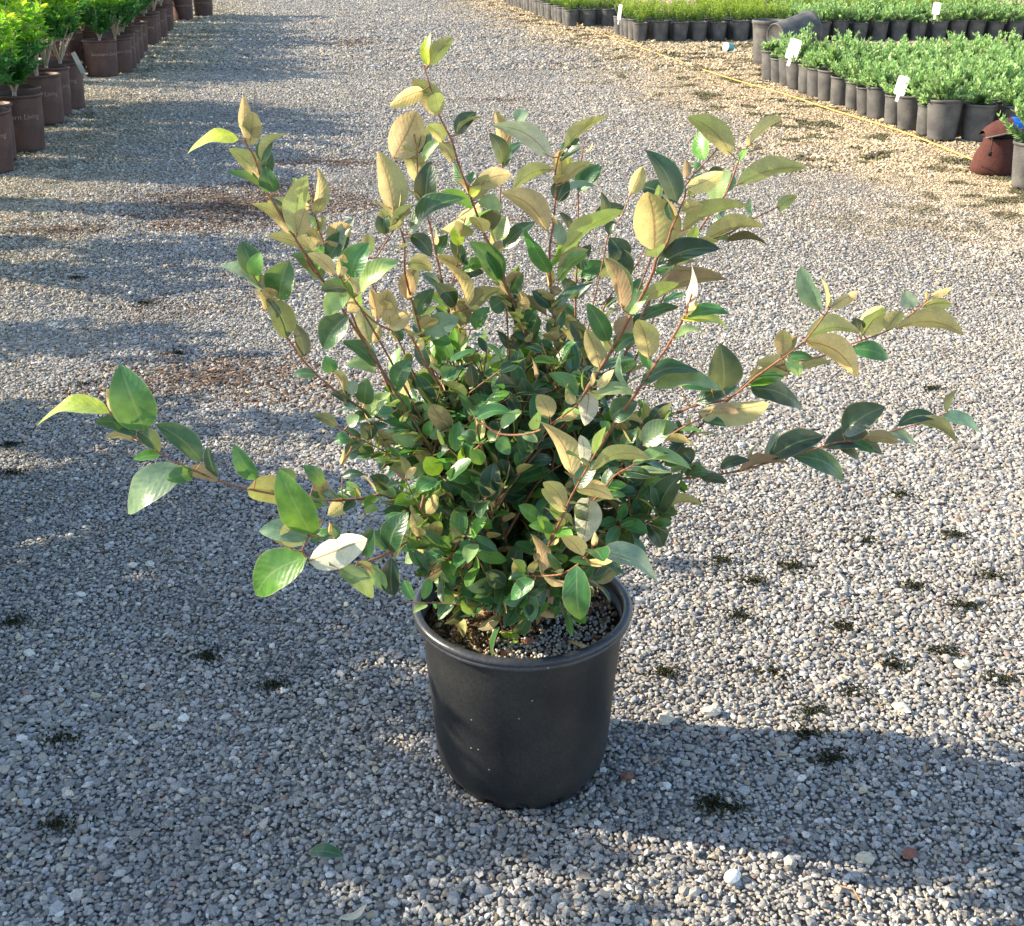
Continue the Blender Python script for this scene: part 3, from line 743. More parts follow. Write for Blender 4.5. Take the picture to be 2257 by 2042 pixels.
# leaves: crop; base x,y, tip x,y, width, look (first letter = side that faces the lens)
LF = {
 'a': """460,380,50,455,95,Y 470,375,443,250,60,O 650,475,515,110,235,G 605,505,375,430,95,T 580,500,470,400,80,B 590,530,430,520,50,V
 610,480,740,590,100,T 968,650,715,440,135,T 870,680,560,940,200,P 870,700,1060,760,75,N 1270,750,1145,550,100,G 1222,803,1500,880,160,O 1580,1055,1400,690,210,B
 1480,770,1390,690,70,T 1642,785,1535,670,85,G 1590,780,1680,830,90,N 1560,1070,1285,1035,135,P 1475,1140,1350,1070,60,V 1555,1180,1270,1395,235,B 1562,1205,1890,1080,195,W 1580,1040,1640,970,50,N""",
 7: """690,910,950,1140,160,L 830,870,945,965,55,O 930,880,1035,1080,130,L 1090,840,1095,1120,155,D 630,690,625,575,50,O 680,700,650,580,70,T 890,830,950,620,150,T
 1070,790,1210,500,210,T 1060,780,900,640,110,G 1510,870,1765,835,90,Y 1510,885,1490,1020,115,L 1630,870,1620,1060,130,G 1590,1065,1880,1190,140,G 1700,1000,2016,1230,210,T 1340,990,1250,780,90,T
 1300,900,1210,780,80,G 1290,650,1470,830,120,G 1330,860,1480,800,90,G 880,500,1000,470,60,L 850,430,960,430,80,L 1540,1080,1440,960,90,T 1560,730,1480,560,130,G""",
 8: """410,915,130,860,180,G 415,960,270,1000,75,G 462,1005,290,1150,135,G 515,950,430,660,105,N 655,935,560,800,75,G 520,955,770,985,55,O 778,890,805,1300,215,G
 940,790,1385,1040,180,P 830,870,1050,855,60,O 850,890,1140,975,80,T 890,760,912,650,50,O 868,398,820,740,215,W 765,330,1050,405,125,O 870,430,1110,430,80,N
 700,500,515,330,135,V 560,500,650,565,80,O 620,640,420,600,95,B 1388,490,1560,210,195,D 1430,480,1720,460,75,V 1300,580,1410,760,160,D 1330,565,1480,590,130,G
 650,680,780,760,80,T 480,700,610,720,70,G 1000,330,1150,300,70,B 1010,400,1140,380,60,G 1200,420,1200,590,80,T 1260,420,1150,600,120,D 1100,480,1010,600,110,D 1390,470,1330,280,110,T
 960,640,1020,760,110,G 860,700,780,860,110,D 700,820,620,900,100,T 560,620,480,540,90,B 900,900,720,860,60,G""",
 6: """240,410,470,250,125,N 220,510,150,350,110,N 225,380,10,30,60,O 130,385,0,220,115,D 190,120,380,70,85,B 470,190,310,-50,115,G 500,210,630,140,60,N 280,540,390,380,110,G
 400,400,500,330,130,T 800,440,560,330,75,N 710,570,650,390,110,T 820,250,740,50,60,O 820,290,910,260,75,N 850,415,1130,210,70,T 880,210,1090,0,90,L 1000,320,900,170,95,D 1050,215,1240,100,115,D
 1370,190,1250,-60,150,D 1350,400,1210,20,125,U 1380,425,1540,270,115,L 1480,465,1750,380,85,T 1330,610,1400,440,135,N 1535,750,1450,470,175,V 1240,630,1090,350,135,G 1180,820,1080,540,145,U
 1290,700,1460,580,90,G 1130,845,1440,750,75,T 1160,960,1280,830,70,O 1110,950,1130,850,35,O 1380,960,1340,690,60,P 1020,1015,810,860,110,G 1150,1005,1430,1005,90,L 1560,950,2060,980,135,L
 1470,930,1900,850,125,T 1260,1180,1450,1060,170,T 1320,1180,1490,1220,60,N 725,1200,650,1010,110,V 825,1180,730,1010,140,U 900,1180,1030,1150,70,O 1100,1000,1070,1235,145,W 1110,1150,1250,1270,100,L
 1060,1520,1040,1300,90,W 985,1590,710,1190,150,U 1490,1375,1735,1220,175,P 1510,1385,1800,1360,60,N 1240,1420,1130,1330,110,G 1120,1555,1545,1470,105,V 1250,1450,1545,1490,60,L 1420,1490,1840,1550,90,L
 1340,1600,1720,1570,65,L 930,1820,770,1640,120,V 1350,1400,1450,1260,100,T 1840,1500,1740,1400,120,D 430,1340,540,1430,125,G 620,1300,735,1350,70,L 290,1180,560,1150,100,G 360,1090,240,1080,100,T
 280,1400,330,1515,110,B 270,1410,190,1515,110,T 190,1330,90,1480,110,G 290,1340,180,1300,90,T 380,1340,470,1280,90,L 20,1570,165,1580,100,L 470,1250,620,1130,80,L 420,1500,400,1780,160,D
 560,1500,700,1620,110,D 650,1480,560,1800,140,D 820,1700,580,1680,120,T 180,1700,80,1620,110,G 1330,1400,1400,1500,90,G 1150,1320,1290,1380,80,L 1240,1270,1180,1200,70,G 720,640,850,700,70,G""",
 5: """315,160,372,-10,110,B 395,265,70,90,115,P 510,330,580,50,215,G 400,410,320,250,40,O 572,595,408,300,175,D 690,740,610,490,112,D 770,870,605,860,75,T 890,850,840,730,112,G 975,985,880,830,60,N
 1000,275,838,443,140,L 1000,440,820,680,195,T 1200,810,960,630,112,G 1200,850,980,800,90,L 1210,470,1160,250,90,O 1230,460,1290,260,160,U 1290,530,1450,420,130,U 1090,270,1370,50,125,L 1050,330,830,190,80,B
 940,160,970,0,70,O 1060,300,975,135,105,U 1425,330,1400,95,65,O 1430,335,1500,90,135,N 1500,440,1620,250,125,T 1770,375,1620,210,120,D 1540,580,1640,370,50,V 1550,590,1800,460,165,P
 1180,640,1230,520,70,U 1345,960,1460,750,145,T 1120,1080,1140,890,140,T 1000,1000,1070,920,100,P 1140,1180,1310,990,112,L 1020,1070,875,1000,80,D 920,1240,745,1160,80,D 1000,1230,1080,1160,100,L
 1170,1330,1100,1210,135,D 1250,1390,1300,1280,120,N 1020,1330,900,1350,90,G 990,1460,1110,1370,125,D 950,1520,980,1400,50,O 1240,1500,1230,1420,85,L 1480,1225,1665,1090,115,L 1450,1280,1260,1200,90,G
 1640,1355,1450,1230,125,D 1340,1000,1440,1130,110,G 1700,1140,1740,1010,100,N 1760,1130,1840,1080,70,N 1640,1390,1790,1190,60,V 1700,1500,1810,1380,110,G 1290,1690,1160,1590,112,D 1500,1720,1640,1620,125,G
 960,1600,1120,1585,72,D 1410,1620,1320,1540,50,K 1412,1612,1490,1530,55,O 1400,1440,1540,1510,130,G 1650,1590,1795,1520,115,L 1050,1680,970,1730,45,L 1120,1330,1180,1230,80,N 1560,1060,1690,1000,80,G
 1490,960,1370,850,110,D 1680,900,1780,820,110,G 1620,700,1760,690,60,U 1500,700,1530,600,60,O 1600,620,1740,640,100,G 1170,1440,1060,1460,80,G 1350,1740,1180,1690,90,L 1230,1560,1340,1470,90,D
 1330,1130,1210,1150,80,G 1700,1250,1610,1160,90,L 1580,1300,1700,1310,90,L 1620,1060,1700,920,80,D""",
 1: """440,745,442,495,85,O 415,808,40,915,88,Y 570,965,650,790,100,T 575,965,760,765,65,V 600,1150,335,870,125,V 670,1185,600,1000,135,G 922,1292,615,1250,135,O 950,1345,970,1000,98,U
 830,1500,900,1060,145,V 800,1490,500,1270,112,U 990,1640,615,1500,112,V 1000,1575,870,1440,90,U 985,1480,1020,1350,60,U 1040,1545,1210,1420,155,O 1050,1680,1200,1470,150,T 1140,1640,1240,1370,80,P
 1100,1790,903,1625,90,U 1130,1795,1160,1630,80,O 1212,1795,1345,1550,185,G 1520,945,1690,600,235,U 1532,1335,1408,885,215,U 1702,1112,1588,850,142,V 1752,1290,1790,960,155,D
 1745,965,1870,805,62,L 1880,830,1765,700,105,O 1950,970,1850,830,90,V 1852,632,1655,375,155,V 1735,452,1490,570,115,O 1768,280,1790,45,62,Y 1780,280,1950,72,105,V 1460,1490,1455,1318,105,D
 1510,1420,1660,1325,70,V 1620,1700,1810,1745,115,V""",
 2: """335,1485,740,1230,130,T 345,1490,490,1650,112,D 665,765,815,610,112,D 675,775,885,640,52,V 1005,900,950,600,100,U 1090,680,1190,610,90,P 1342,930,912,705,140,W 1000,985,905,760,112,D
 1012,1000,1060,870,62,T 1450,872,1775,640,92,V 1430,1125,1412,885,132,O 1440,1120,1640,970,70,V 1370,1020,1075,1170,92,V 1330,1470,990,1185,150,U 1545,1180,1715,1000,145,G 1395,1250,1470,1090,130,D
 1400,1260,1670,1140,42,P 805,1135,1070,1060,135,U 770,1125,800,1040,62,T 765,1210,670,1090,42,O 770,1215,850,1150,62,Y 850,1280,545,1480,105,U 830,1250,1000,1310,100,L 880,1310,930,1460,135,K
 960,1530,1030,1360,135,L 1010,1590,1240,1400,110,D 960,1650,985,1530,80,N 680,1570,690,1400,100,Y 720,1700,630,1520,90,T 725,1700,770,1630,80,D 1000,1800,760,1540,145,G 720,1740,900,1690,90,B
 700,1800,870,1760,100,D 700,1820,520,1640,70,O 1345,1765,1155,1440,115,G 1425,1640,1880,1320,112,V 1440,1560,1380,1370,90,P 1500,1450,1410,1330,60,D 1410,1720,1620,1600,90,V 1400,1820,1600,1620,62,L
 1560,1745,1640,1560,112,D 1580,1800,1760,1700,112,G 1730,1370,1708,1180,72,D 1650,1390,1880,1290,100,D 1760,1485,1820,1390,80,D 1870,1700,1770,1510,155,D 1590,900,1650,830,12,O""",
 3: """1022,398,700,122,150,V 1150,330,1385,125,62,V 1130,335,1135,255,26,O 1055,612,1560,490,130,V 622,745,400,360,158,D 590,715,365,620,145,D 700,640,960,520,125,O 690,565,690,430,60,N
 870,722,1010,510,155,L 850,530,960,500,50,D 290,682,380,480,100,O 465,1090,415,660,340,V 665,942,1160,770,118,V 700,692,810,630,50,V 820,1012,1260,915,118,V 980,1012,1280,1045,62,K
 1010,860,1170,910,62,L 1160,842,1150,700,42,P 1350,790,1490,690,80,V 480,1200,940,1070,158,D 240,1512,105,1130,112,N 442,1432,980,1290,135,N 520,1312,740,1225,60,N 700,1485,730,1180,72,W
 690,1545,750,1380,50,O 700,1562,1000,1540,92,G 650,1575,1000,1650,92,Y 600,1722,830,1670,60,L 480,1255,570,1190,60,G 600,1110,540,1260,90,G 1020,1010,780,1010,50,L""",
 4: """880,360,765,75,112,P 950,342,1125,235,62,O 935,335,945,265,32,O 1160,512,1280,330,150,O 1130,500,1110,405,92,D 1150,522,1330,350,52,V 790,552,1140,495,115,V 800,555,1130,790,150,O
 1370,472,1800,512,115,V 1470,342,1430,230,100,P 1540,335,1730,318,72,O 1590,272,1720,215,46,O 1560,292,1560,235,22,O 1090,602,1320,665,115,G 640,672,740,520,112,N 690,765,478,690,115,O
 660,690,760,770,82,L 680,660,840,660,60,G 770,720,960,690,70,V 430,825,690,760,62,V 270,862,250,565,215,D 200,865,230,770,60,N 110,1002,570,950,150,U 440,850,780,990,150,D 200,992,370,1012,70,N
 100,950,360,840,112,D 1690,1005,1755,860,46,N 1620,1032,1375,1095,92,D 1500,1062,1755,1200,92,V 1660,1032,1900,1130,82,P 1170,1162,1390,1200,82,N 1320,1132,1490,1215,70,P 1030,1142,1300,970,185,D
 900,1232,1285,1275,140,D 560,1302,910,1160,155,D 700,1282,1040,1440,125,T 370,1382,700,1340,82,N 250,1362,440,1310,82,D 60,1402,180,1390,80,G 130,1422,300,1450,70,D
 -10,830,250,860,90,G -60,1380,60,1300,80,L 20,1200,-60,1330,100,D""",
}
BARK_LOW, BARK_HI = (0.13, 0.08, 0.045), (0.25, 0.10, 0.05)
ROOTS = [(0.030 * math.cos(a) * k, 0.026 * math.sin(a) * k) for a, k in ((0.3, 1), (1.2, 1.2), (2.0, .8), (2.9, 1.25), (3.7, .9), (4.5, 1.1), (5.3, .8), (0, 0))]
branches = []
allpx, ally, allb, allw = [], [], [], []
for bi, (k, Yt, Y0, rad, txt) in enumerate(BR):
    P = [cv(k, *map(float, p.split(','))) for p in txt.split()]
    n = len(P)
    cum = [0.0]
    for i in range(1, n): cum.append(cum[-1] + math.hypot(P[i][0] - P[i - 1][0], P[i][1] - P[i - 1][1]))
    W3 = []
    for i, (u, v) in enumerate(P):
        s_ = cum[i] / cum[-1]
        W3.append(at(u, v, Y0 + (Yt - Y0) * s_))
    # join down to the crown of roots in the soil
    low = W3[0]
    link = None
    if low.z > 0.20:
        rx_, ry_ = min(ROOTS, key=lambda q: (q[0] - (low.x - PX) * .15) ** 2 + (q[1] - (low.y - PY) * .3) ** 2 + random.uniform(0, 0.0006))
        root = Vector((PX + rx_, PY + ry_, 0.223))
        d = low - root
        m1 = root + Vector((d.x * 0.30, d.y * 0.35, d.z * 0.42)) + Vector((random.uniform(-.004, .004), random.uniform(-.004, .004), 0))
        m2 = root + Vector((d.x * 0.68, d.y * 0.7, d.z * 0.75))
        W3 = ([root, m1, m2] if d.length > 0.09 else [root, m1]) + W3
    pts = [Vector(p) for p in spline(W3, 5)]
    N = len(pts)
    radii = []
    for i in range(N):
        s_ = i / (N - 1)
        rr = 0.001 * (rad * (1 - s_) + 0.75 * s_) * 0.95
        if i % 5 == 0: rr *= 1.25          # swollen nodes
        radii.append(rr)
    mb = MB(); tube(mb, pts, radii, 8)
    zc = [p for p in mb.v]
    mb.c = [tuple(BARK_LOW[j] + (BARK_HI[j] - BARK_LOW[j]) * min(1, (i / len(zc)) * 1.4) for j in range(3)) for i in range(len(zc))]
    branches.append(dict(mb=mb, leaves=LeafMB(), pts=pts, rad=radii))
    for i, p in enumerate(pts):
        # project back for nearest-stem search
        dx, dy, dz = p.x, p.y, p.z - CAM_H
        zc_ = dy * CT - dz * ST; yc = dy * ST + dz * CT
        allpx.append((1128.5 + FPX * dx / zc_, 1021 - FPX * yc / zc_)); ally.append(p.y); allb.append(bi); allw.append(p)
allpx = np.array(allpx)
toCam = lambda p: (Vector((0, 0, CAM_H)) - p).normalized()
UP = Vector((0, 0, 1))
def oriented_leaf(lm, B, T, Wt, app, look, bow=0.0, arch=0.07, **kw):
    m = (T - B).normalized(); L = (T - B).length
    vc = toCam((B + T) / 2); f = (vc - m * vc.dot(m)).normalized()
    s = m.cross(f)
    rho = math.acos(max(0.15, min(1.0, app / Wt)))
    rho = max(min(rho, math.radians(72)), math.radians(random.uniform(8, 26)))
    under = look in UNDS
    best = None
    for sg in (-1, 1):
        nrm = f * math.cos(rho) + s * (math.sin(rho) * sg)
        if under: nrm = -nrm
        sc = nrm.dot(UP) * 0.35 - nrm.dot(TO_SUN) if look in 'OWU' else (nrm.dot(UP) * 0.6 + nrm.dot(TO_SUN) if look in 'GBLPY' else nrm.dot(UP))
        if best is None or sc > best[0]: best = (sc, nrm)
    nrm = best[1]
    if under:
        und = jit(UNDS[look]); top = jit(TOPS[random.choice('TTGD')] if look not in 'O' else TOPS[random.choice('GBT')])
    else:
        top = jit(TOPS[look]); und = jit(UNDS['V'] if look == 'Y' else UNDS['U'])
    # signed bow so the middle of the blade sits higher than the chord
    sd = m.cross(nrm)
    sgn = 1 if sd.dot(UP) > 0 else -1
    lm.leaf(B, T, Wt / 2, nrm, top, und, bow=bow * sgn, arch=arch, **kw)

nleaf = 0
for k, txt in LF.items():
    for item in txt.split():
        q_ = item.split(','); x0, y0, x1, y1, wd = map(float, q_[:5]); look = q_[5]
        b = cv(k, x0, y0); t = cv(k, x1, y1)
        d2 = (allpx[:, 0] - b[0]) ** 2 + (allpx[:, 1] - b[1]) ** 2
        # weigh in the stem's own distance: prefer near stems
        i = int(np.argmin(d2 + 1500 * (np.array(ally) - 1.15)))
        Yb = ally[i]; Bp = at(b[0], b[1], Yb - 0.002)
        Lpx = math.hypot(t[0] - b[0], t[1] - b[1])
        Lm = Lpx * Yb / FPX * 1.03
        dz = random.uniform(-0.30, 0.22) * Lm
        Tp = at(t[0], t[1], Yb + dz)
        scale = Yb * 1.03 / FPX
        app = wd / CROP[k][2] * scale * 1.06
        Lr = (Tp - Bp).length
        Wt = max(app * 1.03, Lr * 0.43)
        horiz = abs(t[0] - b[0]) / max(1, Lpx)
        oriented_leaf(branches[allb[i]]['leaves'], Bp, Tp, Wt, app, look, bow=random.uniform(0.03, 0.12) * horiz, arch=random.uniform(0.05, 0.16),
                      fold=random.uniform(0.12, 0.3) if look == 'W' else random.uniform(0.2, 0.65) if look in UNDS else random.uniform(0.1, 0.5), wave=random.uniform(0.010, 0.028), twist=random.uniform(-0.7, 0.7))
        # petiole back to the stem
        wpt = allw[i]
        if (wpt - Bp).length < 0.06:
            mid = (wpt + Bp) / 2 - UP * 0.001
            tube(branches[allb[i]]['mb'], [wpt, mid, Bp, Bp + (Tp - Bp) * 0.12], [0.0008, 0.0007, 0.0007, 0.0003], 5, (0.36, 0.17, 0.07), False)
        nleaf += 1

# dense inner growth: short twigs with small dark leaves, set out from the lower stems
inner = MB(); innerL = LeafMB()
def crown_ok(p):
    q = Vector(((p.x - PX + 0.005) / 0.215, (p.y - PY) / 0.19, (p.z - 0.46) / 0.205))
    return q.length < 1.0
ntw = 0
R2 = random.Random(11)
LOWP = [p for B_ in branches for p in B_['pts'] if 0.245 < p.z < 0.46 and (p - Vector((PX, PY, p.z))).length < 0.16]
while ntw < 250:
    if R2.random() < 0.72:
        a = R2.uniform(0, 6.283); h = R2.uniform(-0.9, 0.85)
        rr = math.sqrt(max(0, 1 - h * h)) * R2.uniform(0.35, 0.93)
        tip = Vector((PX - 0.01 + 0.205 * rr * math.cos(a), PY + 0.18 * rr * math.sin(a), 0.455 + 0.185 * h))
    else:                                   # low skirt over the rim
        a = R2.uniform(0, 6.283)
        tip = Vector((PX + R2.uniform(0.06, 0.15) * math.cos(a), PY + R2.uniform(0.05, 0.14) * math.sin(a), R2.uniform(0.275, 0.36)))
    if tip.y < PY - 0.10 and tip.z < 0.29: continue
    root = min((R2.choice(LOWP) for _ in range(12)), key=lambda q: (q - tip).length + (0.2 if q.z > tip.z + .03 else 0))
    mid = root.lerp(tip, 0.55) + Vector((0, 0, 0.012 + R2.uniform(-.01, .01)))
    pts = [Vector(p) for p in spline([root, root.lerp(mid, 0.5) + Vector((0, 0, 0.004)), mid, tip], 5)]
    tube(inner, pts, [0.0016 * (1 - i / len(pts)) + 0.0006 for i in range(len(pts))], 5, (0.17, 0.085, 0.045), False)
    nl = R2.randint(7, 12)
    for j in range(nl):
        s_ = 0.15 + 0.85 * (j + 0.5) / nl
        ip = s_ * (len(pts) - 1); i0 = int(ip); P0 = pts[i0].lerp(pts[min(i0 + 1, len(pts) - 1)], ip - i0)
        d = (pts[min(i0 + 1, len(pts) - 1)] - pts[max(i0 - 1, 0)]).normalized()
        side = d.orthogonal().normalized(); ang = j * 2.4 + R2.uniform(-.5, .5)
        side = (side * math.cos(ang) + d.cross(side) * math.sin(ang)).normalized()
        dirv = (side * 1.0 + d * 0.7 + UP * R2.uniform(-0.15, 0.35)).normalized()
        L = R2.uniform(0.024, 0.046) * (0.9 + 0.25 * R2.random())
        n_ = (UP * 0.8 + (P0 - Vector((PX, PY, 0.42))).normalized() * 0.9 + Vector((R2.gauss(0, .45), R2.gauss(0, .45), R2.gauss(0, .45)))).normalized()
        look = R2.choice('TTGGGDDB' if P0.x > -0.02 else 'TTGGGDBBL')  # sunward left side gets brighter greens: sunlight put into the leaf colour
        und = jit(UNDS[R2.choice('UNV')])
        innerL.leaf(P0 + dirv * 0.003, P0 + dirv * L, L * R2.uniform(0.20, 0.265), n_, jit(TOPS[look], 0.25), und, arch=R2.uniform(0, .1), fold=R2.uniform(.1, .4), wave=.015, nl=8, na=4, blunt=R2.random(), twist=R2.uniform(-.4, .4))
    ntw += 1
# broad low leaves hanging over the mouth of the pot
for _ in range(46):
    a = R2.uniform(math.pi * .95, math.pi * 2.15); r = R2.uniform(.02, .085)
    P0 = Vector((PX + r * math.cos(a), PY + r * .8 * math.sin(a), R2.uniform(.285, .36)))
    dirv = Vector((math.cos(a) + R2.gauss(0, .5), math.sin(a) * .8 + R2.gauss(0, .4), R2.uniform(-.55, .25))).normalized(); L = R2.uniform(.034, .056)
    if (P0 + dirv * L).z < .262: continue
    n_ = (UP * 1.0 + Vector((R2.gauss(0, .4), -0.55 + R2.gauss(0, .3), 0))).normalized()
    innerL.leaf(P0, P0 + dirv * L, L * R2.uniform(.27, .34), n_, jit(TOPS[R2.choice('TGGGB')], .2), jit(UNDS['U']), arch=R2.uniform(.02, .14), fold=R2.uniform(.1, .45), wave=.02, nl=10, na=4, blunt=R2.random(), twist=R2.uniform(-.4, .4))
    root = min((q for q in (R2.choice(LOWP) for _k in range(30))), key=lambda q: (q - P0).length)
    tube(inner, [root, root.lerp(P0, .5) + Vector((0, 0, .004)), P0, P0 + dirv * L * .1], [.0011, .001, .0008, .0003], 5, (0.2, 0.11, 0.05), False)
# small leaves along the traced stems inside the crown
for bi, B_ in enumerate(branches):
    for i in range(2, len(B_['pts']) - 1):
        p = B_['pts'][i]
        if p.z < 0.26: continue
        inside = crown_ok(p)
        if random.random() > (0.75 if inside else 0.17): continue
        d = (B_['pts'][i + 1] - B_['pts'][i - 1]).normalized()
        for _ in range(2 if inside else 1):
            side = d.orthogonal().normalized(); ang = random.uniform(0, 6.28)
            side = side * math.cos(ang) + d.cross(side) * math.sin(ang)
            dirv = (side + d * 0.8 + UP * 0.2).normalized(); L = random.uniform(0.022, 0.038) if inside else random.uniform(0.024, 0.046)
            n_ = (UP + Vector((random.gauss(0, .5), random.gauss(0, .5), 0)) - d * 0.3).normalized()
            B_['leaves'].leaf(p + dirv * 0.003, p + dirv * L, L * random.uniform(.22, .29), n_, jit(TOPS[random.choice('TTGDB')], .2), jit(UNDS['U']), arch=.06, fold=.25, wave=.015, nl=8, na=4)

for B_ in branches:
    so = local(B_['mb']).build("branch", M_BARK, shrub)
    if B_['leaves'].v:
        local(B_['leaves']).build("foliage", M_LEAF, so)
inner_o = local(inner).build("inner_twigs", M_BARK, shrub)
local(innerL).build("foliage", M_LEAF, inner_o)

# things lying on the soil in the pot: seedling, dead leaf, straw
mb = LeafMB()
for (dx, dy, L, a) in [(0, 0, 0.012, 2.3), (0.002, -0.001, 0.010, 0.4), (0.008, -0.006, 0.011, 1.3), (0.010, -0.008, 0.010, 4.6), (0.001, 0.003, 0.009, 1.2)]:
    x, y = -0.018 + dx, -0.060 + dy; z = soil_z(x, y) + 0.016
    mb.leaf((x, y, z), (x + L * math.cos(a), y + L * math.sin(a), z + 0.002), L * 0.36, Vector((0, -0.3, 1)), (0.33, 0.55, 0.06), (0.3, 0.5, 0.06), nl=6, na=2)
st = MB(); tube(st, [(-0.018, -0.060, soil_z(-.018, -.06)), (-0.017, -0.061, 0.245)], 0.0006, 5, (0.35, 0.5, 0.1)); tube(st, [(-0.018, -0.060, soil_z(-.018, -.06)), (-0.010, -0.067, 0.241)], 0.0006, 5, (0.35, 0.5, 0.1))
sd_o = st.build("weed_seedling", M_BARK, shrub); mb.build("foliage", M_LEAF, sd_o)
mb = LeafMB()
for (x, y, L, a, tz, c) in [(-0.085, 0.005, 0.045, -0.6, 0.012, (0.55, 0.42, 0.24)), (-0.083, -0.012, 0.036, -1.3, -0.004, (0.5, 0.48, 0.2)), (-0.07, 0.018, 0.04, 0.2, 0.004, (0.5, 0.36, 0.2)), (-0.06, 0.0, 0.035, 2.2, 0.01, (0.45, 0.3, 0.16))]:
    z = soil_z(x, y) + 0.009
    mb.leaf((x, y, z), (x + L * math.cos(a), y + L * math.sin(a), z + tz), L * 0.2, Vector((0.2, -0.4, 1)), c, c, arch=0.15, fold=0.5, wave=0.04)
mb.build("dead_leaf", M_LEAF, shrub)
mb = MB(); tube(mb, [(0.058, -0.062, 0.2375), (0.075, -0.075, 0.2385), (0.090, -0.086, 0.237)], [0.002, 0.003, 0.0025], 6, (0.55, 0.4, 0.2))
mb.build("straw", M_BARK, shrub)

# ================================================================== nursery stock either side of the drive
ORD = ['first', 'second', 'third', 'fourth', 'fifth', 'sixth', 'seventh', 'eighth', 'ninth', 'tenth', 'eleventh', 'twelfth', 'thirteenth', 'fourteenth', 'fifteenth',
       'sixteenth', 'seventeenth', 'eighteenth', 'nineteenth', 'twentieth', 'twenty-first', 'twenty-second', 'twenty-third', 'twenty-fourth', 'twenty-fifth', 'twenty-sixth', 'twenty-seventh', 'twenty-eighth']
RB = random.Random(5)

def nursery_pot_mb(rt, rb, h, seg=36, notch=True):
    mb = MB()
    def foot(r, z, a):
        if notch and z < 0.008:
            k = (a / (2 * math.pi) * 9) % 1.0
            if 0.35 < k < 0.65: z = 0.009
        return r, z
    lathe(mb, [(0.002, 0.010), (rb * 0.9, 0.010), (rb * 0.93, 0.0), (rb * 0.97, 0.004), (rb, 0.016), (rb + (rt - rb) * 0.5, h * 0.5), (rt * 0.97, h - 0.02), (rt * 0.975, h - 0.014), (rt * 1.03, h - 0.013), (rt * 1.035, h - 0.004),
               (rt * 1.0, h), (rt * 0.965, h - 0.002), (rt * 0.95, h - 0.03), (rt * 0.93, h - 0.05)], seg, twist=foot)
    return mb
def soil_mb(r, z):
    mb = MB(); vs = [(0, 0, z + 0.004)]; fs = []
    for j in (0.5, 1.0):
        for i in range(16):
            a = 2 * math.pi * i / 16
            vs.append((r * j * math.cos(a), r * j * math.sin(a), z + RB.uniform(-0.003, 0.004)))
    for i in range(16):
        k = (i + 1) % 16
        fs.append((0, 1 + i, 1 + k)); fs.append((1 + i, 17 + i, 17 + k, 1 + k))
    mb.add(vs, fs); return mb
def quick_leaf(mb, P, d, n, L, Wd, col, fold=0.25):
    d = d.normalized(); s = d.cross(n)
    if s.length < 1e-4: s = d.orthogonal()
    s.normalize(); n = s.cross(d)
    a = P; b = P + d * (L * 0.30) + s * (Wd * .42) + n * (fold * Wd * .5); b2 = P + d * (L * 0.30) - s * (Wd * .42) + n * (fold * Wd * .5)
    c = P + d * (L * 0.62) + s * (Wd * .47) + n * (fold * Wd * .5); c2 = P + d * (L * 0.62) - s * (Wd * .47) + n * (fold * Wd * .5)
    m1 = P + d * (L * 0.45); t = P + d * L - n * (L * 0.06)
    mb.add([a, b, c, t, c2, b2, m1], [(0, 1, 6), (1, 2, 6), (2, 3, 6), (3, 4, 6), (4, 5, 6), (5, 0, 6)], col)

# --- feathery juniper
def juniper_mb(seed, spread=0.135, rise=0.13):
    r = random.Random(seed); mb = MB(); side = r.uniform(0, 6.283); big = [1.0, .75, 1.25, .9, 1.15, .7, 1.05, .5][seed % 100]
    for _ in range(30):
        a = r.gauss(side, 1.6); el = r.uniform(0.0, 1.35)
        L = big * r.uniform(0.06, 0.19) * (1.0 if el < 1 else 0.85)
        p = Vector((r.uniform(-.02, .02), r.uniform(-.02, .02), 0.185)); d = Vector((math.cos(a) * math.cos(el), math.sin(a) * math.cos(el), math.sin(el)))
        n = 9
        tone = r.uniform(0.75, 1.25)
        for i in range(n):
            p = p + d * (L / n); d = (d + Vector((r.gauss(0, .12), r.gauss(0, .12), 0.03))).normalized()
            if i < 2: continue
            for _k in range(6):
                sd = Vector((r.gauss(0, 1), r.gauss(0, 1), r.gauss(0, .8))).normalized()
                q = (d * 0.9 + sd * 0.8 + UP * 0.25).normalized(); l = r.uniform(0.016, 0.036); w_ = r.uniform(0.0035, 0.007)
                o = q.cross(sd)
                if o.length < 1e-3: continue
                o.normalize()
                tip_f = i / n
                g_ = tone * r.uniform(0.7, 1.25) * (0.75 + 0.5 * tip_f)
                col = (0.235 * g_ + 0.06 * tip_f, 0.37 * g_ + 0.06 * tip_f, 0.155 * g_ + 0.01 * tip_f)
                if r.random() < 0.03: col = (0.2, 0.15, 0.07)
                a0 = p + o * w_ * .5; a1 = p - o * w_ * .5; m0 = p + q * l * .55 + o * w_; m1 = p + q * l * .55 - o * w_
                mb.add([a0, m0, p + q * l, m1, a1], [(0, 1, 2, 3, 4)], col)
    for _ in range(5):
        a = r.uniform(0, 6.283)
        tube(mb, [(0, 0, 0.155), (0.02 * math.cos(a), 0.02 * math.sin(a), 0.185), (0.05 * math.cos(a), 0.05 * math.sin(a), 0.215)], 0.002, 5, (0.2, 0.13, 0.08), False)
    return mb
